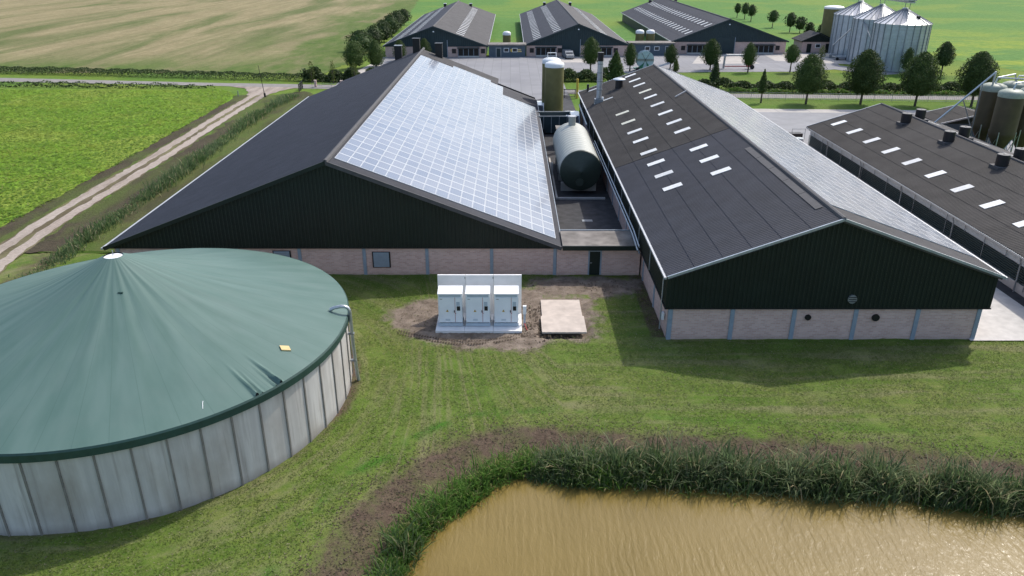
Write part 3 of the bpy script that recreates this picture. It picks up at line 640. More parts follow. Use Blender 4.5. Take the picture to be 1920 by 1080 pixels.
# ------------------------------------------------------------------ long low barn at the right edge
CX0, CXR, CX1, CZE, CZR, CY0, CY1 = 38.2, 47.2, 56.2, 3.0, 5.9, 38.0, 98.8
Cb = thing('low_barn', 'long low barn with louvred side and black roof vents at the right edge', 'barn', (CXR, CY0, 0))
cL = Slope(CXR, CZR, CX0, CZE); cR = Slope(CXR, CZR, CX1, CZE)
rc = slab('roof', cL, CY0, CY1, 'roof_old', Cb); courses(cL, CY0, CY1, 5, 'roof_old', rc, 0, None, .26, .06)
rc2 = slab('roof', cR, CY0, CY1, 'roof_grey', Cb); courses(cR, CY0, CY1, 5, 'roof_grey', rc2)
patch_on(cL, rc, [(41.15, 96.3 - 4.78 * k) for k in range(10)], 1.75, .9, 'rooflight', 'skylight', .13, .03)
patch_on(cR, rc2, [(50.6, 92 - 5.2 * k) for k in range(8)], 1.75, .9, 'rooflight', 'skylight', .13, .03)
tube_part('ridge_cap', [(CXR, CY0, CZR + .05), (CXR, CY1, CZR + .05)], .16, 'ridge', Cb, 8)
for s_ in (cL, cR): verge(Cb, s_, CY1 + .05, 'trim', .12, .16, 'verge_trim', .06)
MB().bar(cL.p(cL.L + .08, CY0, -.02), cL.p(cL.L + .08, CY1, -.02), .16, .13).build('gutter', 'gutter', Cb)
MB().box(38.72, 38.85, CY0, CY1, 2.02, 2.85).build('side_curtain', 'curtain', Cb); MB().box(38.62, 38.86, CY0, CY1, -.2, .72).build('plinth', 'conc', Cb)
MB().box(38.80, 38.90, CY0, CY1, .73, 2.01).build('louvre_backing', 'black', Cb)
for k in range(7):
    MB().bar((38.64, CY0, .85 + k * .18), (38.64, CY1, .85 + k * .18), .05, .12, (-.5, 0, 1)).build('louvre_slat', 'louvre', Cb)
for k in range(20):
    y = 41 + k * 2.95; MB().box(38.57, 38.61, y, y + .05, .3 if k % 2 == 0 else 2.02, 2.85).build('side_post', 'steel_d', Cb)
for k in range(6):
    y = 44 + k * 9.6; MB().tube([(38.25, y, 2.85), (38.4, y, 2.3), (38.45, y, 0)], .06, 6).build('downpipe', 'steel_d', Cb, True)
MB().box(38.9, 55.8, CY1 - .6, CY1 - .3, -.2, 3.0).build('end_wall', 'brick', Cb)
gable_parts(Cb, CX0 + .2, CX1 - .2, CXR, CZE, CZR, CY1 - .25, 2.6, 1)
for (x, y, s_) in [(45.8, 89.2, cL), (45.8, 79.7, cL), (45.7, 70.0, cL), (48.4, 91.2, cR), (48.4, 81.6, cR), (48.4, 71.8, cR), (48.4, 62, cR)]:
    z = s_.p(s_.u_of_x(x), y)[2]
    ve = MB().lathe([(.56, -.2), (.56, 1.15), (.52, 1.2), (.1, 1.2)], (x, y, z), 18).build('roof_vent', 'black', Cb)
    MB().box(x - .72, x + .72, y - .72, y + .72, z - .25, z + .12).build('vent_base', 'ridge', ve)

# ------------------------------------------------------------------ small shed behind the low barn
S = thing('small_shed', 'small low-pitched shed beyond the low barn beside the brown silos', 'shed', (61.3, 103, 0))
s1 = Slope(61.4, 4.2, 56.4, 3.0); s2 = Slope(61.4, 4.2, 66.4, 3.0)
for s_ in (s1, s2):
    r_ = slab('roof', s_, 100.8, 107, 'roof_old', S); courses(s_, 100.8, 107, 3, 'roof_old', r_); verge(S, s_, 100.7, 'trim', .1, .2); verge(S, s_, 107.05, 'trim', .1, .2)
MB().box(56.8, 66, 101, 101.2, -.2, 2.95).build('front_wall', 'greyw', S); MB().box(56.8, 57, 101.21, 106.8, -.2, 2.95).build('side_wall', 'greyw', S)
MB().quad((56.8, 101.02, 2.95), (66, 101.02, 2.95), (61.4, 101.02, 4.05)).build('gable', 'clad', S)
T = thing('red_machine', 'faded red machine with sloping hood parked beside the brown silos', 'machine', (58.2, 99, 0))
b = MB(); b.quad((57.0, 98, 1.0), (59.4, 98, 1.0), (59.4, 98, 1.7), (57.6, 98, 2.4)); b.quad((57.0, 100, 1.0), (57.6, 100, 2.4), (59.4, 100, 1.7), (59.4, 100, 1.0))
b.quad((57.6, 98, 2.4), (59.4, 98, 1.7), (59.4, 100, 1.7), (57.6, 100, 2.4)); b.quad((57, 98, 1), (57.6, 98, 2.4), (57.6, 100, 2.4), (57, 100, 1)); b.build('hood', 'redm', T)
MB().box(57.2, 59.4, 98.1, 99.9, .4, 1.0).build('chassis', 'rubber', T)
for x in (57.5, 59.0): MB().tube([(x, 97.9, .45), (x, 98.1, .45)], .45, 14).build('wheel', 'rubber', T, True)

# ------------------------------------------------------------------ round covered tank
TX, TY, TR, TH, TA = -21.71, 39.12, 12.14, 4.39, 8.62
K = thing('slurry_tank', 'round concrete slurry tank with green tented cover in the foreground', 'tank', (TX, TY, 0))
npan = 52; th = 2 * math.pi / npan; b = MB(); seg = 4
for k in range(seg):
    a0, a1 = [(-th / 2 + .0022) + (th - .0044) * (k + q) / seg for q in (0, 1)]
    o_ = [(TR * math.cos(a), TR * math.sin(a)) for a in (a0, a1)]; i_ = [((TR - .2) * math.cos(a), (TR - .2) * math.sin(a)) for a in (a0, a1)]
    b.quad((*o_[0], -.3), (*o_[1], -.3), (*o_[1], TH), (*o_[0], TH)); b.quad((*i_[1], -.3), (*i_[0], -.3), (*i_[0], TH), (*i_[1], TH)); b.quad((*o_[0], TH), (*o_[1], TH), (*i_[1], TH), (*i_[0], TH))
b.v = [(x + TX, y + TY, z) for x, y, z in b.v]; pan0 = b.build('wall_panel', 'precast', K)
b = MB().box(TX + TR - .12, TX + TR + .05, TY - .045, TY + .045, -.3, TH - .25); st0 = b.build('joint_strip', mat('joint_mortar', (.20, .185, .165), .9, .2, 2), K)
b = MB().box(TX + TR, TX + TR + .13, TY - .05, TY + .05, TH - .42, TH - .2).tube([(TX + TR + .1, TY, TH - .2), (TX + TR + .1, TY, TH - .02)], .022, 6); bo0 = b.build('strap_bracket', 'steel', K)
pa0 = R(-86.5 - th / 2 * 180 / math.pi + 0)
for k in range(npan):
    a = R(-86.5) + k * th
    if k == 0: pan0.rotation_euler = (0, 0, a + th / 2); st0.rotation_euler = (0, 0, a); bo0.rotation_euler = (0, 0, a)
    else: dup(pan0, K, (0, 0, 0), a + th / 2); dup(st0, K, (0, 0, 0), a); dup(bo0, K, (0, 0, 0), a)
def cover():
    nt_, nr = 936, 52; T_ = np.linspace(-np.pi, np.pi, nt_, endpoint=False); q = np.linspace(0, 1, nr) ** .85; r = .5 + (TR + .10 - .5) * q
    TT, RR = np.meshgrid(T_, r); f = (RR - .5) / (TR - .4)
    Z = TH + .05 + (TA - TH) * ((1 - f) * .80 + .20 * (1 - f) ** 3)
    amp = np.sin(np.pi * np.clip(f, 0, 1) ** .7) * .016
    fold = np.abs(np.sin(TT * 13 + .6 * np.sin(TT * 3))) ** 1.4
    Z += amp * (fold * 1.5 - .8) + amp * .4 * np.sin(TT * 41 + RR * .2)
    td = np.degrees(TT); W = lambda c, w_: np.exp(-((td - c) / w_) ** 2)   # loosened corner near the rim
    g = np.clip((f - .72) / .28, 0, 1); g2 = np.clip((f - .80) / .2, 0, 1)
    Z -= .05 * g2 * np.exp(-((td + 34.8) / 2.8) ** 4) * np.sin(np.pi * np.clip((f - .78) / .24, 0, 1))
    c1 = -31.6 + 1.2 * (1 - g); c2 = -38.3 + .9 * (1 - g)
    for c0, sg in ((c1, 1), (c2, -1)):
        q_ = (td - c0) * sg; Z += .20 * g2 * np.exp(-(q_ / .35) ** 2) + .03 * g * np.exp(-(q_ / .3) ** 2) - .10 * g2 * np.exp(-((q_ + .85) / .3) ** 2) + .10 * g2 ** 2 * np.exp(-((q_ + 1.45) / .28) ** 2) - .03 * g2 * np.exp(-((q_ + 2.0) / .3) ** 2)
    X = RR * np.cos(TT); Y = RR * np.sin(TT); i = np.arange(nr * nt_).reshape(nr, nt_); j = np.roll(i, -1, 1)
    F = np.stack([i[:-1], i[1:], j[1:], j[:-1]], -1).reshape(-1, 4)
    return np_mesh('cover', np.c_[X.ravel(), Y.ravel(), Z.ravel()], F, 'membrane', K, True)
cv = cover()
n_ = 208; b = MB()
for (r0, z0, r1, z1) in ((TR + .10, TH + .06, TR + .16, TH - .03), (TR + .16, TH - .03, TR + .15, TH - .40), (TR + .15, TH - .40, TR + .06, TH - .40)):
    for k in range(n_):
        a, c = 2 * math.pi * k / n_, 2 * math.pi * (k + 1) / n_; P = lambda r, t, z: (TX + r * math.cos(t), TY + r * math.sin(t), z)
        b.quad(P(r0, a, z0), P(r1, a, z1), P(r1, c, z1), P(r0, c, z0))
b.build('cover_hem', 'hem', K)
cap = MB().lathe([(.54, TA - .08), (.52, TA - .02), (.3, TA + .03), (.02, TA + .05)], (TX, TY, 0), 24).build('centre_cap', 'white', K)
MB().tube([(TX, TY, TA), (TX, TY, TA + .35)], .03, 6).build('cap_rod', 'steel', cap, True)
def on_cover(a, r):
    f = (r - .5) / (TR - .4); return (TX + r * math.cos(a), TY + r * math.sin(a), TH + .05 + (TA - TH) * ((1 - f) * .8 + .2 * (1 - f) ** 3))
pc = [on_cover(R(-20.6 + da), 10.65 + dr) for da, dr in ((-1.4, -.04), (.15, .32), (1.4, .04), (-.15, -.32))]
b = MB(); tp = [(x, y, z + .075) for x, y, z in pc]; b.quad(*tp)
for i in range(4): j = (i + 1) % 4; b.quad(tp[i], pc[i], pc[j], tp[j])
b.build('repair_patch', 'patch', K)
for a, r_ in ((-62, 2.9),):
    p = on_cover(R(a), r_); MB().box(p[0] - .12, p[0] + .12, p[1] - .04, p[1] + .04, p[2] - .02, p[2] + .06).build('cover_flap', 'hem' if a > -90 else 'white', K)
p0 = on_cover(R(-50), 11.7); MB().tube([p0, (p0[0] - .1, p0[1] + .3, p0[2] + .12), (p0[0] - .15, p0[1] + .5, p0[2] + .12)], .012, 5).build('loose_rope', 'white', K, True)
ang = R(6.2); d_ = Vector((math.cos(ang), math.sin(ang), 0)); c_ = Vector((TX, TY, 0)); q = lambda r, z: tuple(c_ + d_ * r + Vector((0, 0, z)))
pts = [q(12.55, 0), q(12.5, .5), q(12.42, 2.5), q(12.40, 4.5), q(12.38, 4.72), q(12.30, 4.88), q(12.15, 4.96), q(11.9, 4.98), q(11.5, 4.90), q(11.3, 4.80)]
MB().tube(pts, .105, 10).build('overflow_pipe', 'steel', K, True)
for z in (1.4, 3.2): p = q(12.3, z); MB().box(p[0] - .12, p[0] + .25, p[1] - .1, p[1] + .1, z - .04, z + .04).build('pipe_clamp', 'steel_d', K)
G_ = thing('mixer_motor', 'small grey domed mixer motor on the far side of the tank', 'motor', (-33.7, 45.5, 0))
MB().box(-33.85, -33.55, 45.35, 45.65, 0, 4.4).build('support_post', 'steel_d', G_); MB().lathe([(.01, .55), (.22, .5), (.38, .3), (.42, 0), (.42, -.35), (.1, -.4)], (-33.7, 45.5, 4.75), 16).build('motor_dome', 'steel', G_)
G_ = thing('tank_ladder', 'galvanised access platform railing at the far left of the tank', 'railing', (-36.2, 41, 0))
for k in range(3):
    x, y = -36.0 + k * .45, 40.0 + k * 1.5; MB().tube([(x, y, 0), (x, y, 5.1)], .035, 6).build('rail_post', 'steel', G_, True)
for z in (4.6, 5.05): MB().tube([(-36.0, 40.0, z), (-35.1, 43.0, z)], .03, 6).build('rail', 'steel', G_, True)

# ------------------------------------------------------------------ battery cabinets on precast wall pieces
for k in range(3):
    x = -5.12 + k * 1.975
    W_ = thing('retaining_wall', ['left', 'middle', 'right'][k] + ' precast concrete wall piece behind the white cabinets', 'concrete wall', (x + .98, 49.6, 0), 'precast wall pieces behind the cabinets')
    MB().box(x, x + 1.955, 49.6, 49.75, -.05, 3.08).build('upright_slab', 'concw', W_); MB().box(x, x + 1.955, 46.8, 49.595, -.05, .12).build('foot_slab', 'concw', W_)
    if k < 2: MB().box(x + 1.90, x + 1.95, 49.58, 49.598, 2.8, 2.95).build('lifting_eye', 'steel_d', W_)
for k, x in enumerate((-4.94, -3.05, -1.10)):
    Q = thing('battery_cabinet', ['left', 'middle', 'right'][k] + ' white battery cabinet of three on the concrete base', 'battery cabinet', (x + .83, 48.0, .12), 'white battery cabinets')
    x1 = x + 1.64; y0, y1, z0, z1 = 47.5, 48.55, .40, 2.58
    MB().box(x, x1, y0 + .05, y1, z0, z1).build('body', 'cab', Q)
    tp = MB(); tp.quad((x - .02, y0 - .02, z1 + .01), (x1 + .02, y0 - .02, z1 + .01), (x1 + .02, y1, z1 + .16), (x - .02, y1, z1 + .16)); tp.quad((x - .02, y0 - .02, z1 - .07), (x1 + .02, y0 - .02, z1 - .07), (x1 + .02, y0 - .02, z1 + .01), (x - .02, y0 - .02, z1 + .01))
    tp.quad((x1 + .02, y0 - .02, z1 - .07), (x1 + .02, y1, z1 - .07), (x1 + .02, y1, z1 + .16), (x1 + .02, y0 - .02, z1 + .01)); tp.quad((x - .02, y1, z1 - .07), (x - .02, y0 - .02, z1 - .07), (x - .02, y0 - .02, z1 + .01), (x - .02, y1, z1 + .16)); tp.quad((x1 + .02, y1, z1 - .07), (x - .02, y1, z1 - .07), (x - .02, y1, z1 + .16), (x1 + .02, y1, z1 + .16)); tp.build('top', 'white', Q)
    MB().box(x + .1, x1 - .1, y0 + .02, y0 + .045, z1 - .24, z1 - .1).build('vent_grille', 'grey_p', Q)
    dl = MB().box(x + .05, x + 1.14, y0 + .01, y0 + .045, z0 + .05, z1 - .28).build('door', 'cab', Q); dr = MB().box(x + 1.17, x1 - .05, y0 + .01, y0 + .045, z0 + .05, z1 - .28).build('door', 'cab', Q)
    MB().box(x + 1.142, x + 1.166, y0 + .005, y0 + .04, z0 + .05, z1 - .28).build('red_seal', 'red', Q)
    MB().box(x + 1.27, x + 1.5, y0 - .01, y0 + .008, z0 + .93, z0 + 1.25).build('display_screen', 'black', dr); MB().box(x + 1.25, x + 1.48, y0, y0 + .008, z0 + 1.28, z0 + 1.58).build('intake_grille', 'grey_p', dr)
    MB().bar((x + 1.10, y0 - .015, z0 + .80), (x + 1.10, y0 - .015, z0 + .95), .05, .04, (0, 1, 0)).build('handle', 'black', dl); MB().bar((x + 1.13, y0 - .012, z0 + .78), (x + 1.20, y0 - .012, z0 + .70), .03, .02, (0, 1, 0)).build('latch', 'red', dl)
    cx, cz = x + .62, z0 + .90
    MB().quad((cx - .10, y0 + .002, cz - .07), (cx + .10, y0 + .002, cz - .07), (cx, y0 + .002, cz + .11)).build('warning_sign', 'yellow', dl); MB().quad((cx - .022, y0 - .001, cz - .045), (cx + .022, y0 - .001, cz - .045), (cx + .008, y0 - .001, cz + .05), (cx - .008, y0 - .001, cz + .05)).build('warning_mark', 'black', dl)
    for j in range(3): MB().box(x + .48, x + .80, y0 + .002, y0 + .008, z0 + .16 + j * .05, z0 + .185 + j * .05).build('louvre', 'grey_p', dl)
    MB().box(x + .13, x + .30, y0 + .002, y0 + .008, z1 - .42, z1 - .38).build('nameplate', 'steel_d', dl)
    MB().box(x - .03, x1 + .03, y0 - .02, y0 + .08, .16, .36).build('plinth_beam', 'grey_p', Q); MB().box(x - .03, x1 + .03, y1 - .12, y1, .121, .36).build('plinth_beam', 'grey_p', Q)
    for px in (x + .05, x + .8, x1 - .15): MB().box(px, px + .1, y0 + .1, y1 - .15, .121, .419).build('plinth_foot', 'steel_d', Q)
Q = thing('switch_box', 'small white switch box on a post beside the right cabinet', 'switch box', (.96, 48.0, 0))
MB().box(.86, 1.1, 47.8, 48.02, .9, 1.5).build('box', 'white', Q); MB().box(.91, 1.05, 47.85, 47.98, -.05, .895).build('post', 'grey_p', Q); MB().tube([(.98, 47.8, .2), (1.05, 47.5, .12), (1.15, 47.1, .03)], .035, 6).build('cable', 'red', Q, True)
Q = tag(MB().box(2.25, 5.12, 49.02, 51.95, -.1, .10).build('concrete_slab', 'slab_t'), 'rear concrete slab of the pad right of the cabinets', 'concrete slab')
Q = tag(MB().box(2.15, 5.2, 46.5, 49.0, .075, .19).build('concrete_slab', 'slab_t'), 'front raised concrete slab overhanging a dark pit edge', 'concrete slab')
V = []; F = []
for (cx, cy, n, sx, sy, s0) in ((1.6, 47.2, 220, .55, .7, .07), (2.2, 49.0, 200, .5, 1.2, .06), (1.3, 50.6, 120, .5, .8, .05), (4, 46.3, 90, 1.6, .2, .05), (-2, 45.8, 200, 3.5, .6, .035), (6.5, 54.6, 160, 3, .8, .05), (-6.8, 49, 160, 1, 1.4, .04)):
    for _ in range(n):
        x, y = random.gauss(cx, sx), random.gauss(cy, sy); s_ = s0 * random.uniform(.4, 1.5); i = len(V); a = random.uniform(0, 6.28)
        V += [(x + s_ * math.cos(a + t), y + s_ * math.sin(a + t), -.03) for t in (0, 2.1, 4.2)] + [(x, y, -.03 + s_ * random.uniform(.8, 1.4))]; F += [(i, i + 1, i + 3), (i + 1, i + 2, i + 3), (i + 2, i, i + 3)]
tag(np_mesh('soil_clods', V, F, 'soilb'), 'loose clods of dug soil around the cabinets', None, None, 'stuff')
V = []; F = []
for tr in (0, .42):   # tyre lug prints along the mud arc
    for k in range(96):
        t = k / 95; x = -7.6 + 8.9 * t; y = 47.2 - 2.3 * math.sin(t * 2.2 + .25) + tr + .6 * t * t; sg = 1 if k % 2 else -1; i = len(V)
        for (u_, v_) in ((0, -.05), (.18, -.02 + .08 * sg), (.18, .05 + .08 * sg), (0, .03)): V.append((x + v_, y + u_, .0))
        V += [(x, y + .03, .035), (x + .06 * sg, y + .15, .035)]; F += [(i, i + 1, i + 5), (i, i + 5, i + 4), (i + 2, i + 3, i + 4), (i + 2, i + 4, i + 5), (i + 1, i + 2, i + 5), (i + 3, i, i + 4)]
tag(np_mesh('tyre_prints', V, F, 'soilb'), 'curved tractor tyre prints in the mud before the cabinets', None, None, 'stuff')

# ------------------------------------------------------------------ horizontal tank and things in the gap between the barns
HX, HZ, HR, HY0, HY1 = 7.35, 2.75, 2.15, 78.6, 92.6
Hh = thing('horizontal_tank', 'large ribbed grey-green horizontal tank lying between the two barns', 'tank', (HX, HY0, 0))
prof = []
y = HY0
while y < HY1:
    for f, e in ((0, 0), (.25, .0), (.45, .06), (.75, .06)): prof.append((y + f * 1.0, HR + e))
    y += 1.0
b = MB(); b.tube([(HX, q_[0], HZ) for q_ in prof], [q_[1] for q_ in prof], 40, False); b.build('barrel', 'gtank', Hh, True)
cn = MB().tube([(HX, HY0, HZ), (HX, HY0 - .12, HZ), (HX, HY0 - .35, HZ), (HX, HY0 - .72, HZ)], [HR + .02, HR - .05, HR * .62, .02], 40, False).build('end_dome', 'gcone', Hh, True)
MB().tube([(HX - .1, HY0 - .55, HZ - 1.15), (HX - .1, HY0 - .05, HZ - 1.15)], .42, 18).build('manhole', 'gcone', cn, True)
MB().tube([(HX, HY1, HZ), (HX, HY1 + .7, HZ)], [HR, .02], 30, False).build('end_dome', 'gcone', Hh, True)
ch = MB().tube([(HX - .05, HY1 - 1.5, HZ + HR - .1), (HX - .05, HY1 - 1.5, HZ + HR + .95)], .42, 16).build('neck', 'gtank', Hh, True); MB().tube([(HX - .05, HY1 - 1.5, HZ + HR + .955), (HX - .05, HY1 - 1.5, HZ + HR + 1.06)], .5, 16).build('neck_lid', 'trim', ch, True)
for y in (80.5, 84.5, 88.0, 91.3): MB().box(HX - 1.9, HX + 1.9, y - .2, y + .2, 0, .95).build('cradle', 'conc', Hh)
Q = thing('bund_kerb', 'low concrete bund kerb framing the horizontal tank', 'kerb', (HX, 77.4, 0))
MB().box(5.0, 9.9, 77.2, 77.4, .02, .22).build('kerb_front', 'conc', Q); MB().box(4.75, 4.95, 77.2, 94, .02, .22).build('kerb_side', 'conc', Q); MB().box(4.72, 4.9, 86.5, 86.7, .22, 1.5).build('kerb_post', 'concw', Q)
tag(MB().box(6.9, 7.9, 70.0, 70.6, .03, .06).build('drain_cover', 'steel_d'), 'rectangular drain cover in the dark paving before the horizontal tank', 'drain cover')
Q = thing('tool_shed', 'grey box shed with flat tan lid behind the horizontal tank', 'shed', (7.3, 101, 0))
MB().box(6.1, 8.7, 99.9, 102.2, 0, 2.3).build('walls', 'greyw', Q); MB().box(5.98, 8.82, 99.8, 102.3, 2.305, 2.5).build('lid', 'flat', Q)
Q = thing('open_container', 'dark blue open container with pale top edge beyond the horizontal tank', 'container', (6.3, 110, 0))
MB().box(3.8, 8.6, 108.0, 108.12, .2, 2.5).build('side', 'clad_far', Q); MB().box(3.8, 8.6, 111.4, 111.52, .2, 2.5).build('side', 'clad_far', Q); MB().box(3.8, 3.92, 108.13, 111.39, .2, 2.5).build('end', 'clad_far', Q); MB().box(8.48, 8.6, 108.13, 111.39, .2, 2.5).build('end', 'clad_far', Q); MB().box(3.93, 8.47, 108.13, 111.39, 1.7, 1.8).build('load', 'conc', Q)
for y in (108.06, 111.46): MB().bar((3.75, y, 2.55), (8.65, y, 2.55), .16, .1).build('top_rail', 'steel', Q)
for x in (4.6, 5.7, 6.8, 7.9): MB().box(x, x + .1, 107.92, 107.99, .2, 2.5).build('rib', 'steel_d', Q)
for x in (4.6, 7.8): MB().tube([(x, 107.85, .4), (x, 108.0, .4)], .4, 14).build('wheel', 'rubber', Q, True)
def van(name, label, x, y, rz, body='white_c', L=5.0, Wd=1.95, Hh_=2.1):
    o = thing(name, label, 'van', (x, y, 0)); P = [(-L / 2, .35), (L / 2, .35), (L / 2, .95), (L / 2 - .9, 1.15), (L / 2 - 1.6, Hh_), (-L / 2, Hh_)]
    b = MB(); n = len(P); l = [(px + x, y - Wd / 2, z) for px, z in P]; r_ = [(px + x, y + Wd / 2, z) for px, z in P]
    b.quad(*l); b.quad(*r_[::-1])
    for i in range(n): j = (i + 1) % n; b.quad(l[j], l[i], r_[i], r_[j])
    b.build('body', body, o)
    a, c = Vector((x + L / 2 - .95, 0, 1.2)), Vector((x + L / 2 - 1.55, 0, Hh_ - .1)); e = Vector((.02, 0, .012))
    MB().quad((a.x + .02, y - Wd / 2 + .12, a.z + .012), (a.x + .02, y + Wd / 2 - .12, a.z + .012), (c.x + .02, y + Wd / 2 - .15, c.z + .012), (c.x + .02, y - Wd / 2 + .15, c.z + .012)).build('windscreen', 'glass', o)
    for s_ in (-1, 1):
        yy = y + s_ * (Wd / 2 + .004); MB().quad((x + L / 2 - 1.9, yy, 1.15), (x + L / 2 - 1.05, yy, 1.15), (x + L / 2 - 1.6, yy, Hh_ - .2), (x + L / 2 - 1.9, yy, Hh_ - .2)).build('side_window', 'glass', o)
        for px in (-L / 2 + .9, L / 2 - .9): MB().tube([(x + px, y + s_ * (Wd / 2 - .2), .34), (x + px, y + s_ * (Wd / 2 + .02), .34)], .34, 14).build('wheel', 'rubber', o, True)
        MB().box(x + L / 2 - .05, x + L / 2 + .015, y + s_ * .7 - .15, y + s_ * .7 + .15, .7, .88).build('headlight', 'trim', o)
    o.rotation_euler = (0, 0, rz); return o
van('parked_van', 'white van parked between the brown silos and the right barn', 9.0, 111.8, R(-92))
van('parked_van', 'pale van mostly hidden left of the brown silos behind the barn roof', 4.2, 120, R(-92))
van('parked_car', 'dark pickup parked at the middle far barn behind a tree', 13.8, 190.5, R(-80), 'steel_d', 4.6, 1.9, 1.8)['category'] = 'pickup'
def feedsilo(name, label, x, y, R_, zc0, zc1, ztop, body, cap_, leg='steel', cat='silo', grp=None, zfoot=0, straight=False):
    o = thing(name, label, cat, (x, y, zfoot), grp)
    MB().lathe([(R_, zc0), (R_, zc1)], (x, y, 0), 28).build('barrel', body, o)
    dz = ztop - zc1; MB().lathe([(R_ + .02, zc1 - .35 * dz), (R_ + .03, zc1 + .25 * dz), (R_ * .93, zc1 + .55 * dz), (R_ * .6, zc1 + .85 * dz), (.05, ztop)], (x, y, 0), 28).build('cap', cap_, o)
    if not straight:
        MB().lathe([(R_ + .03, zc0 + .1), (R_ + .02, zc0 - .25), (R_ * .25, max(zfoot + .4, zc0 - 2.2))], (x, y, 0), 28).build('hopper', 'poly' if body == 'poly' else body, o)
        for k in range(4):
            a = R(45 + 90 * k); p = (x + R_ * 1.0 * math.cos(a), y + R_ * math.sin(a)); MB().tube([(p[0], p[1], zfoot), (p[0], p[1], zc0 + .3)], .07, 6).build('leg', leg, o, True)
            a2 = a + R(90); p2 = (x + R_ * math.cos(a2), y + R_ * math.sin(a2)); MB().tube([(p[0], p[1], zfoot + .4), (p2[0], p2[1], zc0 - .1)], .04, 6).build('brace', leg, o, True)
    return o
feedsilo('feed_silo', 'front olive feed silo with white cap standing in the gap between the barns', 6.55, 117.5, 1.42, 1.0, 8.2, 8.85, 'poly_o', 'poly_w', grp='feed silos between the barns')
o = feedsilo('feed_silo', 'rear olive feed silo half hidden behind its twin between the barns', 6.3, 121.6, 1.42, 1.0, 8.2, 8.85, 'poly_o', 'poly_w', grp='feed silos between the barns')
MB().tube([(5.7, 121.6, 8.7), (5.7, 121.6, 9.5), (7.0, 121.6, 9.5), (7.0, 121.6, 8.7)], .06, 6).build('guard_rail', 'white', o, True)
tag(MB().tube([(11.7, 136.9, 0), (11.7, 136.9, 3.3)], .2, 12).build('yellow_post', 'yellow', None, True), 'tall yellow steel post beside the sliding gate', 'post')
def railing(name, label, cat, pts, h, sp, mt, rails, pick=None, every=1, rb=.03, rr_=.025):
    o = thing(name, label, cat, (*pts[0], 0)); 
    for (a, b_) in zip(pts[:-1], pts[1:]):
        L = math.dist(a, b_); n = max(1, round(L / sp))
        for k in range(n + 1):
            t = k / n; x, y = a[0] + (b_[0] - a[0]) * t, a[1] + (b_[1] - a[1]) * t; MB().tube([(x, y, 0), (x, y, h)], rb, 6).build('post', mt, o)
        for z in rails: MB().bar((*a, z), (*b_, z), rr_ * 2, rr_ * 2).build('rail', mt, o)
        if pick:
            n = int(L / pick); q_ = MB()
            for k in range(n):
                t = (k + .5) / n; x, y = a[0] + (b_[0] - a[0]) * t, a[1] + (b_[1] - a[1]) * t; q_.box(x - .012, x + .012, y - .012, y + .012, .12, h - .05)
            q_.build('bars', mt, o)['kind'] = 'stuff'
    return o
railing('sliding_gate', 'black barred sliding gate beside the yellow post', 'gate', [(7.6, 137.4), (11.4, 137.4)], 1.5, 1.9, 'black', (.15, .8, 1.4), .16, 1, .06, .05)
railing('garden_fence', 'dark rail fence around the shrubs beyond the sliding gate', 'fence', [(8.2, 158.5), (20, 158.5)], 1.2, 2.4, 'black', (.6, 1.1))
railing('road_fence', 'thin bar fence along the country road behind the tree row', 'fence', [(33, 136.4), (59.5, 134.0), (92, 131.2)], 1.25, 3.0, 'steel_d', (.2, 1.2), .30)
railing('field_gate', 'dark steel field gate where the dirt track meets the road', 'gate', [(-38.9, 146.8), (-38.6, 142.8)], 1.5, 2, 'black', (.3, .7, 1.1, 1.45), .2, 1, .06, .03)
railing('wire_fence', 'thin post fence beside the road behind the left barn', 'fence', [(-37, 146.2), (-26, 145.2)], 1.2, 3.6, 'steel_d', (.4, 1.1))
for i, (x, y) in enumerate(((-36.9, 148.6), (-31.9, 148.2))): tag(MB().box(x - .2, x + .2, y - .2, y + .2, 0, 1.3).quad((x - .28, y - .28, 1.31), (x + .28, y - .28, 1.31), (x + .28, y + .28, 1.31), (x - .28, y + .28, 1.31)).build('gate_pillar', 'brick'), ['left', 'right'][i] + ' short brick gate pillar at the road behind the left barn', 'pillar')
Q = thing('leaning_pole', 'thin leaning dark pole at the corner of the dirt track', 'pole', (-43.4, 138, 0)); MB().tube([(-43.4, 138, 0), (-43.95, 138, 5.5)], [.06, .035], 6).build('shaft', 'black', Q, True); MB().tube([(-43.4, 138, 0), (-43.45, 138, .7)], .18, 8).build('foot', 'black', Q, True)
tag(MB().tube([(-48.3, 138.5, 0), (-48.3, 138.5, 1.0)], .08, 6).build('marker_post', 'steel_d', None, True), 'short marker post at the corner of the leafy crop', 'post')

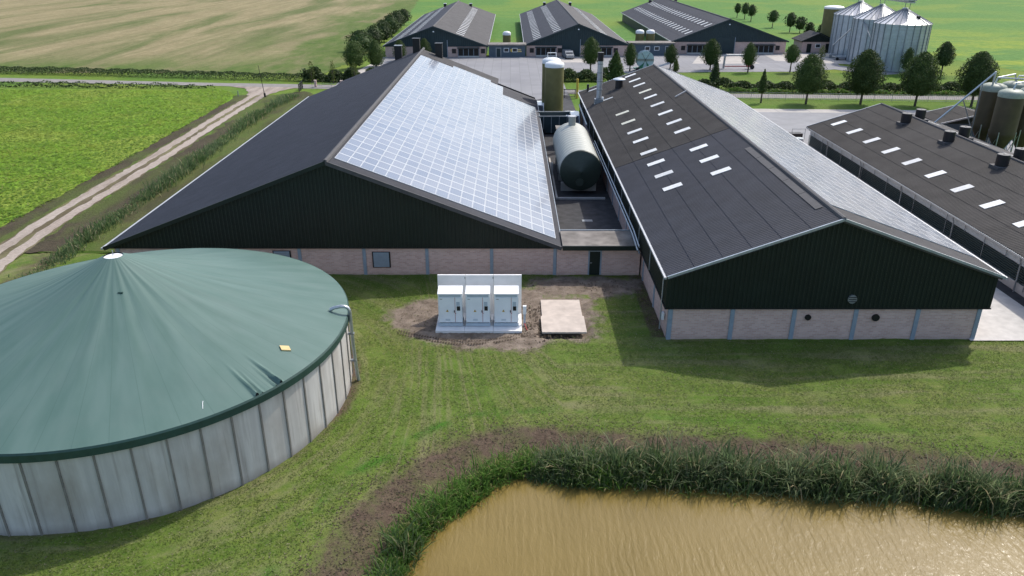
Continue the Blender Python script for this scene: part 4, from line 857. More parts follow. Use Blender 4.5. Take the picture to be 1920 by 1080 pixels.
# ------------------------------------------------------------------ far row of three barns with annexes
def far_barn(label, x0, x1, xr, y0, y1, ze, zr, rowsL, rowsR, gx, dx):
    o = thing('far_barn', label, 'barn', (xr, y0, 0), 'far row of three barns'); a = Slope(xr, zr, x0, ze); c = Slope(xr, zr, x1, ze)
    for s_, rows, mt in ((a, rowsL, 'roof'), (c, rowsR, 'roof_grey')):  # right slope sheets lighter than left: sunlit side painted into the roof colour
        r_ = slab('roof', s_, y0 - .3, y1, mt, o); courses(s_, y0 - .3, y1, 5, mt, r_, 0, None, .5, .05)
        for fr in rows: patch_on(s_, r_, [(s_.p(s_.L * fr, 0)[0], y0 + 3.2 + 3.9 * k) for k in range(int((y1 - y0 - 5) / 3.9))], 2.0, .85, 'rooflight', 'skylight', .16)
        verge(o, s_, y0 - .35, 'clad_far', .12, .35)
        MB().bar(s_.p(s_.L + .05, y0, 0), s_.p(s_.L + .05, y1, 0), .2, .2).build('gutter', 'trim', o)
    tube_part('ridge_cap', [(xr, y0 - .3, zr + .05), (xr, y1, zr + .05)], .22, 'ridge', o, 6)
    gable_parts(o, x0 + .2, x1 - .2, xr, ze, zr, y0, ze - .05, -1, 'clad_far', .5)
    for xa, xb in ((x0 + .5, dx - 2.2), (dx + 2.2, x1 - .5)): MB().box(xa, xb, y0 + .06, y0 + .3, -.2, ze - .06).build('brick_bay', 'brick', o)
    for xx in (x0 + .5, x1 - .8): MB().box(xx, xx + .3, y0 + .31, y1 - .3, -.2, ze - .2).build('side_wall', 'clad_far', o)
    d = MB().box(dx - 2.15, dx + 2.15, y0 - .08, y0 - .01 + .2, 0, 3.9).build('barn_door', 'clad_far', o); MB().box(dx + 2.16, dx + 2.3, y0 - .1, y0 - .02, 0, 4.0).build('door_rail', 'column', d)
    for (xa, xb) in gx:
        w_ = MB().box(xa, xb, y0 - .12, y0 + .05, .35, 1.95).build('side_opening', 'dkbrown', o); n = 5
        for k in range(n): q = xa + (xb - xa) * k / (n - 1); MB().box(q - .06, q + .06, y0 - .2, y0 - .121, .3, 2.1).build('opening_post', 'column', w_)
        MB().box(xa - .2, xb + .2, y0 - .8, y0 - .05, 2.1, 2.3).build('canopy', 'clad_far', w_); MB().box(xa, xb, y0 - .3, y0 - .06 - .07, 0.02, .34).build('opening_sill', 'conc', w_)
        for q in (xa - 1.5, xb + .5): MB().box(q, q + 1.0, y0 - .06, y0 + .055, .9, 1.95).build('wall_vent', 'black', o)
    MB().lathe([(.22, 0), (.18, .18), (.02, .26)], (xr, y0 - .3, zr - 1.2), 10).build('gable_lamp', 'white', o)
    for s_ in (-1, 1): ve = MB().box(xr + s_ * 4.5 - .45, xr + s_ * 4.5 + .45, y1 - 5, y1 - 4.1, zr - 2, zr - .6).build('roof_vent', 'black', o); MB().box(xr + s_ * 4.5 - .5, xr + s_ * 4.5 + .5, y1 - 5.05, y1 - 4.05, zr - .595, zr - .45).build('vent_cap', 'white', ve)
    return o
far_barn('left barn of the far row with one broad row of rooflights on its bright slope', -30.7, -5.4, -18.4, 192.6, 291, 2.5, 7.0, (.42, .72), (.47,), ((-12.6, -7.6),), -17.4)
far_barn('middle barn of the far row between the two blue-grey annexes', 3.4, 28.9, 16.4, 194, 291, 2.6, 7.4, (.38, .75), (.5,), ((6.2, 11.0), (19.5, 24.6)), 14.7)
far_barn('right barn of the far row nearest the steel grain silos', 40.0, 69.0, 53.9, 199, 294, 2.9, 8.1, (.32, .66), (), ((44.0, 49.0), (60.5, 65.5)), 53.5)
def annex(label, x0, x1, y, wins, dr, sign=False):
    o = thing('far_annex', label, 'annex', ((x0 + x1) / 2, y, 0)); n = 8
    for k in range(n): MB().box(x0 + (x1 - x0) * k / n + .012, x0 + (x1 - x0) * (k + 1) / n - .012, y, y + .2, -.1, 2.62).build('wall_board', 'greyw', o)
    MB().box(x0, x1, y + .21, y + 4, -.1, 2.6).build('core', 'greyw', o); MB().box(x0 - .25, x1 + .25, y - .35, y + 4.3, 2.63, 2.95).build('roof', 'flat', o)
    for xw in wins: window(o, xw, xw + 1.25, y - .03, 1.15, 2.1, 'white')
    door(o, dr, dr + 1.25, y - .02, 0, 2.15, 'trim', 'clad_far', .12, False)
    if sign:   # round gold emblem with two short text lines, too small to read
        e = MB(); c = (x1 - 3.2, y - .03, 1.55); e.tube([(c[0], y - .03, c[2]), (c[0], y + .0, c[2])], .42, 14); s_ = e.build('sign_emblem', 'yellow', o); MB().box(c[0] + .12, c[0] + .5, y - .05, y - .031, c[2] - .12, c[2] + .12).build('emblem_notch', 'greyw', s_)
        MB().box(c[0] + .65, c[0] + 2.2, y - .03, y - .002, 1.58, 1.86).build('sign_line', 'patch', o); MB().box(c[0] + .65, c[0] + 2.35, y - .03, y - .002, 1.18, 1.42).build('sign_line', 'patch', o)
    return o
annex('blue-grey annex with gold wall sign between the left and middle far barns', -5.2, 3.6, 192.9, (-1.6, .45), -3.5, True)
annex('blue-grey annex with two windows between the middle and right far barns', 29.2, 40.2, 196.2, (33.0, 35.3), 38.0)
feedsilo('yard_silo', 'lone short olive silo behind the signed far annex', -.9, 200.5, 1.0, .4, 4.6, 5.3, 'poly_o', 'poly_w', grp='short silos behind the far annexes', straight=True)
feedsilo('yard_silo', 'left of two short olive silos behind the two-window annex', 32.7, 203.5, 1.05, .4, 4.7, 5.4, 'poly_o', 'poly_w', grp='short silos behind the far annexes', straight=True)
feedsilo('yard_silo', 'right of two short olive silos behind the two-window annex', 35.4, 203.5, 1.05, .4, 4.7, 5.4, 'poly_o', 'poly_w', grp='short silos behind the far annexes', straight=True)
# small brick house
o = thing('brick_house', 'small brick outbuilding with dark gable beside the steel silos', 'house', (77.2, 201.5, 0))
h1, h2 = Slope(77.4, 4.7, 73.0, 2.75), Slope(77.4, 4.7, 81.8, 2.75)
for s_ in (h1, h2): r_ = slab('roof', s_, 201.0, 208.5, 'roof_grey', o); courses(s_, 201, 208.5, 3, 'roof_grey', r_); verge(o, s_, 200.95, 'clad', .1, .25)
MB().box(73.5, 81.3, 201.4, 208, -.1, 2.72).build('wall', 'brick', o); gable_parts(o, 73.2, 81.6, 77.4, 2.75, 4.7, 201.3, 2.6)
door(o, 74.6, 75.7, 201.36, 0, 2.15, 'black', 'clad', .08, False); door(o, 79.3, 80.4, 201.36, 0, 2.15, 'black', 'clad', .08, False); window(o, 76.7, 78.0, 201.36, 1.2, 2.15)

# ------------------------------------------------------------------ steel grain silos
def grain_silo(label, x, y, wide=5.6, zr=9.6, za=12.55):
    o = thing('grain_silo', label, 'grain silo', (x, y, 0), 'three steel grain silos'); n = 24
    prof = []; z = 0.0
    while z < zr - .01:
        prof += [(wide, z), (wide + .035, z + .28), (wide, z + .56)]; z += .6
    prof.append((wide, zr)); MB().lathe(prof, (x, y, 0), 48).build('barrel', 'steel_c', o)
    MB().lathe([(wide + .1, 0), (wide + .1, .25)], (x, y, 0), 40).build('base_ring', 'steel_d', o)
    cone0 = rib0 = up0 = None
    for k in range(n):
        a0 = 2 * math.pi * k / n; a1 = a0 + 2 * math.pi / n
        if cone0 is None:
            b = MB(); P = lambda r, t, zz: (x + r * math.cos(t), y + r * math.sin(t), zz); am = (a0 + a1) / 2
            b.quad(P(wide + .18, a0, zr - .02), P(wide + .18, a1, zr - .02), P(.55, a1, za - .25), P(.55, a0, za - .25)); cone0 = b.build('roof_sector', 'steel_r', o)
            rib0 = MB().bar(P(wide + .2, a0, zr + .03), P(.55, a0, za - .2), .10, .12).build('roof_rib', 'steel_d', o)
            up0 = MB().bar(P(wide + .07, a0, 0), P(wide + .07, a0, zr), .14, .12, (1, 0, 0)).build('stiffener', 'steel_d', o)
        else:
            for q in (cone0, rib0, up0): dup(q, o, (0, 0, 0), a0)
    MB().lathe([(.6, za - .3), (.6, za - .05), (.45, za + .08), (.02, za + .1)], (x, y, 0), 16).build('roof_collar', 'steel', o)
    return o
m['steel_c'] = mat('corrugated_silo_steel', (.40, .45, .50), .42, .1, 1, .3, .5, .55, 0, 30, (1, 1, 1))
m['steel_r'] = mat('silo_roof_steel', (.50, .51, .52), .42, .1, 1.5, .3, .5, .6, 0, 30, (1, 1, 1), .18)
g3 = grain_silo('nearest steel grain silo with conical ribbed roof, rightmost of three', 83.5, 172.4); MB().box(84.8, 85.4, 169.0, 169.6, 10.2, 11.2).build('roof_hatch', 'black', g3)
grain_silo('middle of the three steel grain silos with conical roofs', 84.0, 184.4); grain_silo('farthest steel grain silo beside the brick outbuilding, leftmost of three', 84.2, 196.2)
o = thing('conveyor_bridge', 'steel catwalk and conveyor running over the three grain silo peaks', 'conveyor', (83.8, 184, 12.4))
for dx in (-.5, .5):
    for z in (13.9, 14.9): MB().bar((83.8 + dx, 170.5, z), (84.2 + dx, 199, z), .1, .1).build('bridge_chord', 'steel_d', o)
    for k in range(15): y = 171 + k * 1.9; MB().bar((83.8 + dx, y, 13.9), (83.8 + dx, y + (.95 if k % 2 else -.95), 14.9), .06, .06).build('bridge_lattice', 'steel_d', o)
MB().box(83.4, 84.5, 170.5, 199, 13.6, 13.85).build('conveyor_trough', 'steel', o); MB().box(83.2, 84.9, 171.0, 173.4, 14.0, 15.2).build('drive_box', 'steel', o)
for y in (172.4, 184.4, 196.2):
    for s_ in (-.5, .5): MB().tube([(83.9 + s_, y, 12.3), (83.9 + s_, y, 13.7)], .07, 6).build('bridge_leg', 'steel_d', o)
o = thing('grain_auger', 'long inclined steel auger tube leaning against the grain silos', 'auger', (77.3, 190, 3))
MB().tube([(77.2, 191.5, 3.0), (80.5, 184, 10.2), (83.9, 184.4, 12.6)], .16, 8).build('auger_tube', 'steel', o, True); MB().tube([(79.2, 183.5, 10.0), (79.0, 176, 6.0)], .12, 8).build('spout', 'steel_d', o, True); MB().tube([(77.2, 191.5, 0), (77.2, 191.5, 3.2)], .1, 6).build('auger_leg', 'steel_d', o); MB().box(76.2, 78.2, 190.5, 192.5, 0, .9).build('intake_hopper', 'steel', o)
feedsilo('large_silo', 'tall weathered brown silo with white top behind the steel silos', 82.2, 207.0, 2.4, 0, 10.3, 10.9, 'poly_o', 'poly_w', straight=True)
o = thing('steel_trailer', 'flat grey trailer at the foot of the farthest grain silo', 'trailer', (77.5, 188, 0)); MB().box(76.3, 79.6, 186.8, 189.0, .6, .85).build('deck', 'steel', o)
for x in (76.8, 79.0): MB().tube([(x, 186.7, .35), (x, 186.9, .35)], .35, 12).build('wheel', 'rubber', o)

# brown silos at the right
BS = [('front brown silo with pale green cap at the right edge', 58.6, 91.2), ('left rear brown silo with pale cap beneath the auger head', 59.0, 95.6), ('right brown silo cut by the picture edge', 62.0, 92.6), ('rear brown silo half hidden under the pipe rack', 62.4, 97.0)]
for lb, x, y in BS: feedsilo('brown_silo', lb, x, y, 1.42, 3.9, 8.4, 9.1, 'poly', 'poly_g', grp='brown feed silos behind the low barn')
o = thing('silo_auger', 'long slanting galvanised auger rising to the brown silo tops', 'auger', (54.0, 100, 0))
MB().tube([(53.0, 96.8, 3.6), (58.4, 95.0, 10.4)], .12, 8).build('auger_tube', 'steel', o, True); MB().tube([(58.4, 95.0, 10.5), (58.4, 95.0, 8.9)], .12, 8).build('spout', 'steel', o, True)
MB().tube([(55.8, 96.0, 7.0), (57.6, 95.6, 3.2), (57.6, 95.6, 0)], .07, 6).build('support_strut', 'steel', o, True); MB().tube([(57.3, 95.2, 0), (57.3, 95.2, 9.0)], .06, 6).build('support_mast', 'steel_d', o, True); MB().tube([(53.0, 96.8, 3.7), (53.0, 96.8, 0)], .06, 6).build('foot_post', 'steel_d', o, True)
o = thing('pipe_rack', 'galvanised filling pipes looping over the brown silo caps', 'pipes', (60.5, 94, 9))
for (x0, y0, x1, y1) in ((59.0, 95.6, 62.4, 97.0), (58.6, 91.2, 62.0, 92.6), (59, 95.6, 62.0, 92.6), (62.4, 97, 66, 95)):
    MB().tube([(x0, y0, 8.9), (x0 + .2, y0, 9.7), (x1 - .3, y1, 9.9), (x1, y1, 9.0)], .10, 8).build('fill_pipe', 'steel', o, True)

# ------------------------------------------------------------------ yard machines
o = thing('hose_reel', 'large irrigation hose reel on a green frame in the concrete yard', 'hose reel', (28.8, 170, 0))
def disc(b, cx, cy, cz, rad, hw): b.tube([(cx, cy - hw, cz), (cx, cy + hw, cz)], rad, 28); return b
disc(MB(), 28.8, 169.5, 2.3, 1.85, .04).build('flange', 'reel', o, True); disc(MB(), 28.8, 171.0, 2.3, 1.85, .04).build('flange', 'reel', o, True); disc(MB(), 28.8, 170.25, 2.3, 1.5, .68).build('hose_coil', 'black', o, True)
for k in range(6):
    a = k * math.pi / 3; MB().bar((28.8, 169.43, 2.3), (28.8 + 1.8 * math.cos(a), 169.43, 2.3 + 1.8 * math.sin(a)), .12 if k % 3 else .5, .05, (0, 1, 0)).build('spoke', 'steel_d', o)
MB().box(26.6, 31.2, 169.2, 171.3, .35, .6).build('frame', 'green_p', o); MB().quad((27.0, 169.3, .6), (28.2, 169.3, .6), (28.6, 169.3, 1.8)).quad((29.2, 169.3, .6), (30.2, 169.3, .6), (29.0, 169.3, 1.9)).build('frame_bracket', 'green_p', o)
for x in (27.2, 30.4): MB().tube([(x, 169.0, .42), (x, 169.25, .42)], .42, 14).build('wheel', 'rubber', o)
for k in range(4): MB().tube([(31.2, 169.4 + k * .5, .7), (34.2, 169.2 + k * .6, 1.6)], .05, 6).build('boom_tube', 'steel', o)
MB().bar((24.9, 170, .45), (26.6, 170, .45), .12, .12).build('drawbar', 'steel', o)
o = thing('tubular_gate_frame', 'wheeled silver tubular arch with red base beam in the yard', 'steel frame', (49.5, 172, 0))
for dy in (0, .7): MB().tube([(46.5, 172.5 + dy, 0.1), (46.6, 172.5 + dy, 2.6), (46.9, 172.5 + dy, 2.95), (52.2, 172.5 + dy, 2.95), (52.5, 172.5 + dy, 2.7), (52.6, 172.5 + dy, .6)], .13, 8).build('arch_tube', 'trim', o, True)
for z in (.8, 1.6, 2.4): MB().tube([(46.55, 172.5, z), (46.55, 173.2, z)], .08, 6).build('rung', 'steel', o)
MB().bar((46.4, 172.8, .55), (52.6, 172.8, .55), .16, .2).build('base_beam', 'redm', o); MB().box(51.5, 52.8, 172.3, 173.2, .4, .95).build('axle_box', 'redm', o); MB().tube([(52.6, 172.1, .45), (52.6, 172.35, .45)], .45, 16).build('wheel', 'rubber', o)
o = thing('scrap_stack', 'stack of pale boards lying behind the right far barn', 'boards', (71, 232, 0))
for k in range(5): MB().box(67.5 + k * 1.7, 69.0 + k * 1.7, 231 + (k % 2), 235, .02, .5 + .12 * (k % 3)).build('board_pile', 'concw', o)
tag(MB().box(38.0, 39.6, 103.5, 104.6, .03, 1.1).build('dark_bin', 'black'), 'dark bin beside the far end of the low barn', 'bin')
o = thing('wrapped_pallet', 'pale plastic wrapped pallet at the low barn corner', 'pallet', (38.4, 100.6, 0)); MB().lathe([(.01, 1.2), (.5, 1.15), (.62, .9), (.64, .2), (.5, .16)], (38.2, 100.8, 0), 14).build('wrapped_load', 'curtain', o); MB().box(37.5, 38.9, 100.1, 101.5, .03, .155).build('pallet_deck', 'bark', o)
railing('steel_hurdle', 'small steel hurdle standing at the low barn corner', 'hurdle', [(38.6, 104.9), (40.4, 104.9)], 1.5, 1.8, 'steel_d', (.9, 1.45))

# ------------------------------------------------------------------ trees and shrubs
def leafcloud(n, fprof, size, seed, squash=.75, shell=.55, lump=.16):
    """n leaf quads in a unit crown: radius fprof(t) at height t in 0..1"""
    g = np.random.default_rng(seed); t = g.random(n * 3); th_ = g.random(n * 3) * 2 * np.pi; pr = np.array([fprof(q) for q in np.linspace(0, 1, 101)])
    rr_ = np.interp(t, np.linspace(0, 1, 101), pr); keep = g.random(n * 3) < (rr_ / pr.max()) ** .8; t, th_, rr_ = t[keep][:n], th_[keep][:n], rr_[keep][:n]; n = len(t)
    ph = g.random(8) * 6.28
    lum = 1 + lump * (np.sin(3 * th_ + 9 * t + ph[0]) * np.sin(11 * t + ph[1]) + .6 * np.sin(7 * th_ - 15 * t + ph[2])) + g.normal(0, .05, n)
    q = 1 - shell * g.random(n) ** 1.8; r = rr_ * q * lum
    c = np.stack([r * np.cos(th_), r * np.sin(th_), t + g.normal(0, .012, n)], -1)
    nrm = np.stack([np.cos(th_), np.sin(th_), np.full(n, .55)], -1) + g.normal(0, .6, (n, 3)); nrm /= np.linalg.norm(nrm, axis=1)[:, None]
    a = np.cross(nrm, g.normal(0, 1, (n, 3))); a /= np.linalg.norm(a, axis=1)[:, None]; b2 = np.cross(nrm, a); s_ = size * (0.6 + .8 * g.random(n))[:, None]
    V = np.stack([c - a * s_, c - b2 * s_ * squash, c + a * s_, c + b2 * s_ * squash], 1)
    return V, n
def crown_mesh(name, n, fprof, size, seed, w_, h_, z0, mt, core=True, **kw):
    V, n = leafcloud(n, fprof, size, seed, **kw); V = V.reshape(-1, 3) * np.array([w_, w_, h_]) + np.array([0, 0, z0])
    # leaf size is given for the unit crown; keep leaves round by undoing the stretch per leaf
    C = V.reshape(-1, 4, 3).mean(1, keepdims=True); D = (V.reshape(-1, 4, 3) - C) / np.array([w_, w_, h_]); V = (C + D * w_ * 1.0).reshape(-1, 3)
    F = np.arange(len(V)).reshape(-1, 4)
    if core:
        nn, k = 12, 9; cv_ = []; 
        for i in range(k):
            t = .04 + .86 * i / (k - 1)
            for j in range(nn): a = 6.283 * j / nn; r = fprof(t) * .66 * w_ * (1 + .08 * math.sin(5 * a + i)); cv_.append((r * math.cos(a), r * math.sin(a), z0 + t * h_))
        o_ = len(V); V = np.concatenate([V, np.array(cv_)]); ff = [(o_ + i * nn + j, o_ + i * nn + (j + 1) % nn, o_ + (i + 1) * nn + (j + 1) % nn, o_ + (i + 1) * nn + j) for i in range(k - 1) for j in range(nn)]; F = np.concatenate([F, np.array(ff)])
    return V, F
P_round = lambda t: max(.02, math.sin(math.pi * min(1, (t * .96 + .03)) ** .80)) ** .55 * (1 if t < .5 else 1 - .22 * (t - .5))
P_cone = lambda t: max(.02, (1 - t) ** .75 * (1 - math.exp(-9 * (t + .05)))) * 1.05
P_bush = lambda t: max(.03, math.sqrt(max(0, 1 - (t * 1.02) ** 2)))
P_loose = lambda t: max(.05, math.sin(math.pi * (t * .9 + .07)) ** .6)
def tree(name, label, x, y, wd, top, bot, prof=P_round, mt='leaf', n=3600, size=.06, grp=None, seed=None, trunk=True, cat='tree', core=True, **kw):
    seed = int(abs(x * 13 + y * 7)) if seed is None else seed; o = thing(name, label, cat, (x, y, 0), grp); h_ = top - bot
    V, F = crown_mesh('crown', n, prof, size, seed, wd / 2, h_, bot, mt, core, **kw); np_mesh('crown', V, F, mt, o)
    if trunk:
        r0 = .035 * top ** .8 + .03; tk = MB().tube([(x, y, -.1), (x + .03, y, bot * .6), (x - .02, y, bot + h_ * .35), (x, y, bot + h_ * .7)], [r0, r0 * .8, r0 * .55, r0 * .2], 8).build('trunk', 'bark', o, True)
        for k in range(4): a = 1.57 * k + seed; zb = bot + h_ * (.1 + .1 * k); MB().tube([(x, y, zb), (x + math.cos(a) * wd * .28, y + math.sin(a) * wd * .28, zb + h_ * .2)], [r0 * .45, r0 * .15], 5).build('limb', 'bark', tk, True)
    return o
OR = ['first', 'second', 'third', 'fourth']
for k, (x, y, wd, t, b0) in enumerate([(49.9, 131.3, 5.3, 8.1, 1.9), (58.9, 130.8, 6.0, 8.9, 1.9), (67.4, 129.4, 5.9, 8.65, 1.9), (76.5, 128.9, 5.9, 8.8, 2.1)]):
    tree('hornbeam_tree', f'large dense round tree, {OR[k]} from the left in the roadside verge row', x, y, wd, t, b0, P_round, 'leaf', 11000, .036, 'large trees on the road verge')
tree('slender_tree', 'slender young tree on the road verge left of the large row', 42.6, 132.3, 1.8, 5.6, 1.7, P_cone, 'leaf', 1500, .11)
tree('conifer', 'narrow dark conifer behind the right barn ridge', 38.3, 147.5, 2.6, 5.6, .2, P_cone, 'leaf2', 1800, .09)
tree('conifer', 'broad cone-shaped evergreen beside the steel flue', 20.4, 153.5, 4.6, 6.0, .1, P_cone, 'leaf', 4200, .06)
for lb, x, y, wd, t, b0 in [('clipped yard tree in front of the middle far barn door', 17.0, 168.2, 4.2, 7.1, 1.6), ('clipped yard tree just left of the hose reel', 25.5, 169, 3.0, 5.8, 1.2), ('clipped yard tree just right of the hose reel', 34.9, 173.0, 3.1, 5.1, 1.1), ('clipped yard tree left of the wheeled tubular arch', 43.2, 171.2, 4.2, 6.5, 1.1), ('clipped yard tree standing before the wheeled tubular arch', 50.3, 167.4, 3.2, 6.1, 1.5), ('clipped yard tree before the right end of the right far barn', 59.3, 167.6, 3.3, 5.7, 2.0)]:
    tree('yard_tree', lb, x, y, wd, t, b0, P_round, 'leaf', 4500, .047, 'clipped trees along the concrete yard')
tree('yard_tree', 'small pointed tree in front of the nearest grain silo', 81.6, 163.0, 2.7, 5.6, 1.3, P_round, 'leaf2', 1800, .08)
tree('yard_tree', 'round tree right of the grain silos at the field edge', 88.5, 162.2, 3.9, 6.8, 2.1, P_round, 'leaf2', 2600, .065)
tree('bushy_tree', 'bushy light green tree left of the nearest grain silo', 74.0, 165.5, 3.4, 4.6, .2, P_bush, 'leafy', 2200, .07)
tree('young_tree', 'thin yellowish sapling in front of the brick outbuilding', 67.9, 173.8, 1.7, 4.8, .9, P_loose, 'leafy', 420, .13, core=False)
tree('garden_conifer', 'small yellow-green conifer right of the hose reel booms', 35.2, 168.5, 1.9, 2.9, .1, P_cone, 'leafy', 900, .1)
FT = [(86.2, 309, 3.0, 5.2, 1.7), (87.1, 302, 3.4, 5.8, 1.8), (86.9, 293, 3.6, 5.7, 1.8), (87, 268.5, 3.7, 5.5, 1.8), (87.4, 252.5, 3.9, 5.9, 1.7), (90, 250.8, 4.0, 4.8, 1.1)]
FL = ['farthest', 'second farthest', 'third farthest', 'lone middle', 'paired left', 'paired right']
for (x, y, wd, t, b0), l in zip(FT, FL): tree('meadow_tree', l + ' young tree on the grass beyond the right far barn', x, y, wd, t, b0, P_loose, 'leaf2', 900, .09, 'young trees on the far grass', shell=.8, lump=.3)
tree('meadow_bush', 'left low bush behind the brick outbuilding', 94.2, 254, 3.4, 3.0, 0, P_bush, 'leaf2', 800, .1, 'low bushes behind the outbuilding', trunk=False, cat='bush')
tree('meadow_bush', 'right low bush behind the brick outbuilding', 95.5, 246, 4.2, 3.6, 0, P_bush, 'leaf2', 900, .1, 'low bushes behind the outbuilding', trunk=False, cat='bush')
for lb, x, y, wd, t, b0 in [('left of two round trees beyond the left barn roof', -33.9, 173, 4.9, 5.9, .6), ('right of two round trees beyond the left barn roof', -29.9, 176.5, 4.2, 5.7, .3), ('pointed tree behind the left black chimney of the left barn', -25.8, 186, 3.2, 4.7, .3), ('rounded tree between the two right chimneys of the left barn', -20.4, 189.5, 3.2, 4.7, .3)]:
    tree('round_tree', lb, x, y, wd, t, b0, P_round, 'leaf', 4500, .047)
HN = ['first', 'second', 'third', 'fourth', 'fifth', 'sixth', 'seventh', 'eighth', 'ninth', 'tenth', 'eleventh']
HR = [(-36.8, 199, 6, 4.6), (-38.5, 205, 6.5, 5.0), (-36.2, 211, 5.5, 4.8), (-37.3, 219, 5.5, 4.9), (-35.6, 226, 5, 4.8), (-37.0, 234, 5.5, 5.2), (-35.5, 241, 5, 5.2), (-37.0, 249, 5.5, 5.4), (-36.3, 258, 5, 5.4), (-37.5, 268, 5.5, 5.4), (-36.6, 278, 5, 5.2)]
for k, (x, y, wd, t) in enumerate(HR): tree('hedgerow_tree', 'loose dark tree in the hedgerow left of the far barns, ' + HN[k] + ' from the near end', x, y, wd, t, .7, P_loose, 'leaf2' if k % 3 else 'bush', 1500, .075, 'hedgerow trees beside the far barns', shell=.75, lump=.3)
def scrub(name, label, pts, n, hgt, wid, mt, size=.16, kind='stuff', cat=None, lump=1.0):
    V = []; g = np.random.default_rng(len(pts) * 31 + n); P = np.array(pts, float); d = np.r_[0, np.cumsum(np.hypot(*np.diff(P, axis=0).T))]
    s_ = g.random(n) * d[-1]; x = np.interp(s_, d, P[:, 0]); y = np.interp(s_, d, P[:, 1]); ph = g.random(6) * 6.28
    H_ = hgt * (.62 + lump * (.25 * np.sin(s_ * .55 + ph[0]) * np.sin(s_ * .21 + ph[1]) + .22 * np.sin(s_ * 1.7 + ph[2]))); off = g.normal(0, .45, n).clip(-1, 1)
    z = np.abs(H_) * np.sqrt(1 - .9 * off ** 2) * (1 - .8 * g.random(n) ** 2.2); c = np.stack([x + g.normal(0, .2, n), y + off * wid / 2, z.clip(.03)], -1)
    nr = g.normal(0, .7, (n, 3)) + np.array([0, -.2, .7]); nr /= np.linalg.norm(nr, axis=1)[:, None]; a = np.cross(nr, g.normal(0, 1, (n, 3))); a /= np.linalg.norm(a, axis=1)[:, None]; b2 = np.cross(nr, a); ss = size * (.6 + .8 * g.random(n))[:, None]
    V = np.stack([c - a * ss, c - b2 * ss * .7, c + a * ss, c + b2 * ss * .7], 1).reshape(-1, 3)
    return tag(np_mesh(name, V, np.arange(len(V)).reshape(-1, 4), mt), label, cat, None, kind)
scrub('roadside_hedge', 'dark overgrown hedge along the far side of the road at right', [(32, 146.6), (53, 143.8), (67, 142.9), (92, 141.6)], 20000, 2.5, 3.8, 'bush', .17, lump=.6)
scrub('hedge_growth', 'lighter weeds along the foot of the right road hedge', [(32, 143.9), (53, 141.6), (92, 139.2)], 7000, .9, 2.2, 'reed_b', .15)
scrub('garden_shrubs', 'mixed flowering shrubs inside the rail fence by the yard', [(9.5, 156.5), (19, 156.0)], 5000, 2.6, 4.2, 'bush', .17)
scrub('ditch_growth', 'dark reedy ditch growth along the far side of the left road', [(-400, 196), (-125, 169.5), (-85, 164.2), (-60, 159.8), (-42, 156.8), (-26, 154.8)], 75000, 2.0, 5.0, 'bush', .12, lump=.25)
scrub('road_bushes', 'dark bushes along the road behind the left barn', [(-41, 156.8), (-24, 155)], 7000, 3.2, 3.5, 'leaf2', .2)
scrub('verge_growth', 'low dark ditch line between the left road and the crop', [(-400, 186), (-101, 152.8), (-70, 150.0), (-60, 149)], 9000, .75, .8, 'bush', .15)
scrub('verge_growth', 'second low ditch line along the edge of the crop', [(-400, 178), (-97, 149.0), (-72, 147.2), (-56, 147.6)], 9000, .7, .7, 'bush', .15)
for i, (x, y, t) in enumerate([(-38.9, 154.2, 4.0), (-34.5, 153.2, 4.2), (-30.2, 153.0, 4.0)]): tree('poplar_sapling', ['left', 'middle', 'right'][i] + ' thin upright sapling among the road bushes behind the left barn', x, y, 1.3, t, .6, P_loose, 'leafy', 380, .14, 'upright saplings by the road', core=False)

# ------------------------------------------------------------------ reeds, grass, crop leaves
def blades(x, y, z, h, bend, wd, g):
    n = len(x); az = g.random(n) * 2 * np.pi; d = np.stack([np.cos(az), np.sin(az), np.zeros(n)], -1); s_ = np.stack([-np.sin(az + g.normal(0, .8, n)), np.cos(az), np.zeros(n)], -1)
    base = np.stack([x, y, z], -1); V = []
    for k, (t, ww) in enumerate(((0, .7), (.4, 1.0), (.78, .75), (1, 0))):
        c = base + d * (bend * h * t ** 2.0)[:, None] + np.array([0, 0, 1.0]) * (h * (t - .28 * bend * t ** 3))[:, None]
        if ww: V += [c - s_ * (wd * ww / 2)[:, None], c + s_ * (wd * ww / 2)[:, None]]
        else: V.append(c)
    V = np.stack(V, 1); T = np.array([(0, 1, 3), (0, 3, 2), (2, 3, 5), (2, 5, 4), (4, 5, 6)]); F = (np.arange(n)[:, None, None] * 7 + T[None]).reshape(-1, 3)
    return V.reshape(-1, 3), F
def along(pts, n, g, spread, lo=0.0, hi=1.0):
    P = np.array(pts, float); d = np.r_[0, np.cumsum(np.hypot(*np.diff(P, axis=0).T))]; s_ = d[-1] * (lo + (hi - lo) * g.random(n)); x = np.interp(s_, d, P[:, 0]); y = np.interp(s_, d, P[:, 1])
    e = 1e-2; tx = np.interp(s_ + e, d, P[:, 0]) - x; ty = np.interp(s_ + e, d, P[:, 1]) - y; L = np.hypot(tx, ty) + 1e-9; o_ = spread(n, g); return x - ty / L * o_, y + tx / L * o_, s_
SHORE = [(-6.9, 15), (-5.9, 20), (-4.9, 24), (-4.15, 27.2), (-3.3, 28.6), (-2.0, 29.6), (-1.3, 31.0), (0.2, 31.8), (2.8, 31.7), (6.5, 31.25), (11.2, 30.95), (15.8, 30.65), (18.9, 30.35), (21.7, 29.75), (26, 28.85), (34, 27.0)]
g = np.random.default_rng(5)
def bankz(x, y):
    din = inpoly(x, y, POND); d = dist_poly(x, y, POND); sd = np.where(din, -d, d); return np.interp(sd, [-3, -.3, .2, 4.2, 5.0], [-1.8, WZ - .25, WZ + .12, -.04, 0]) - .03
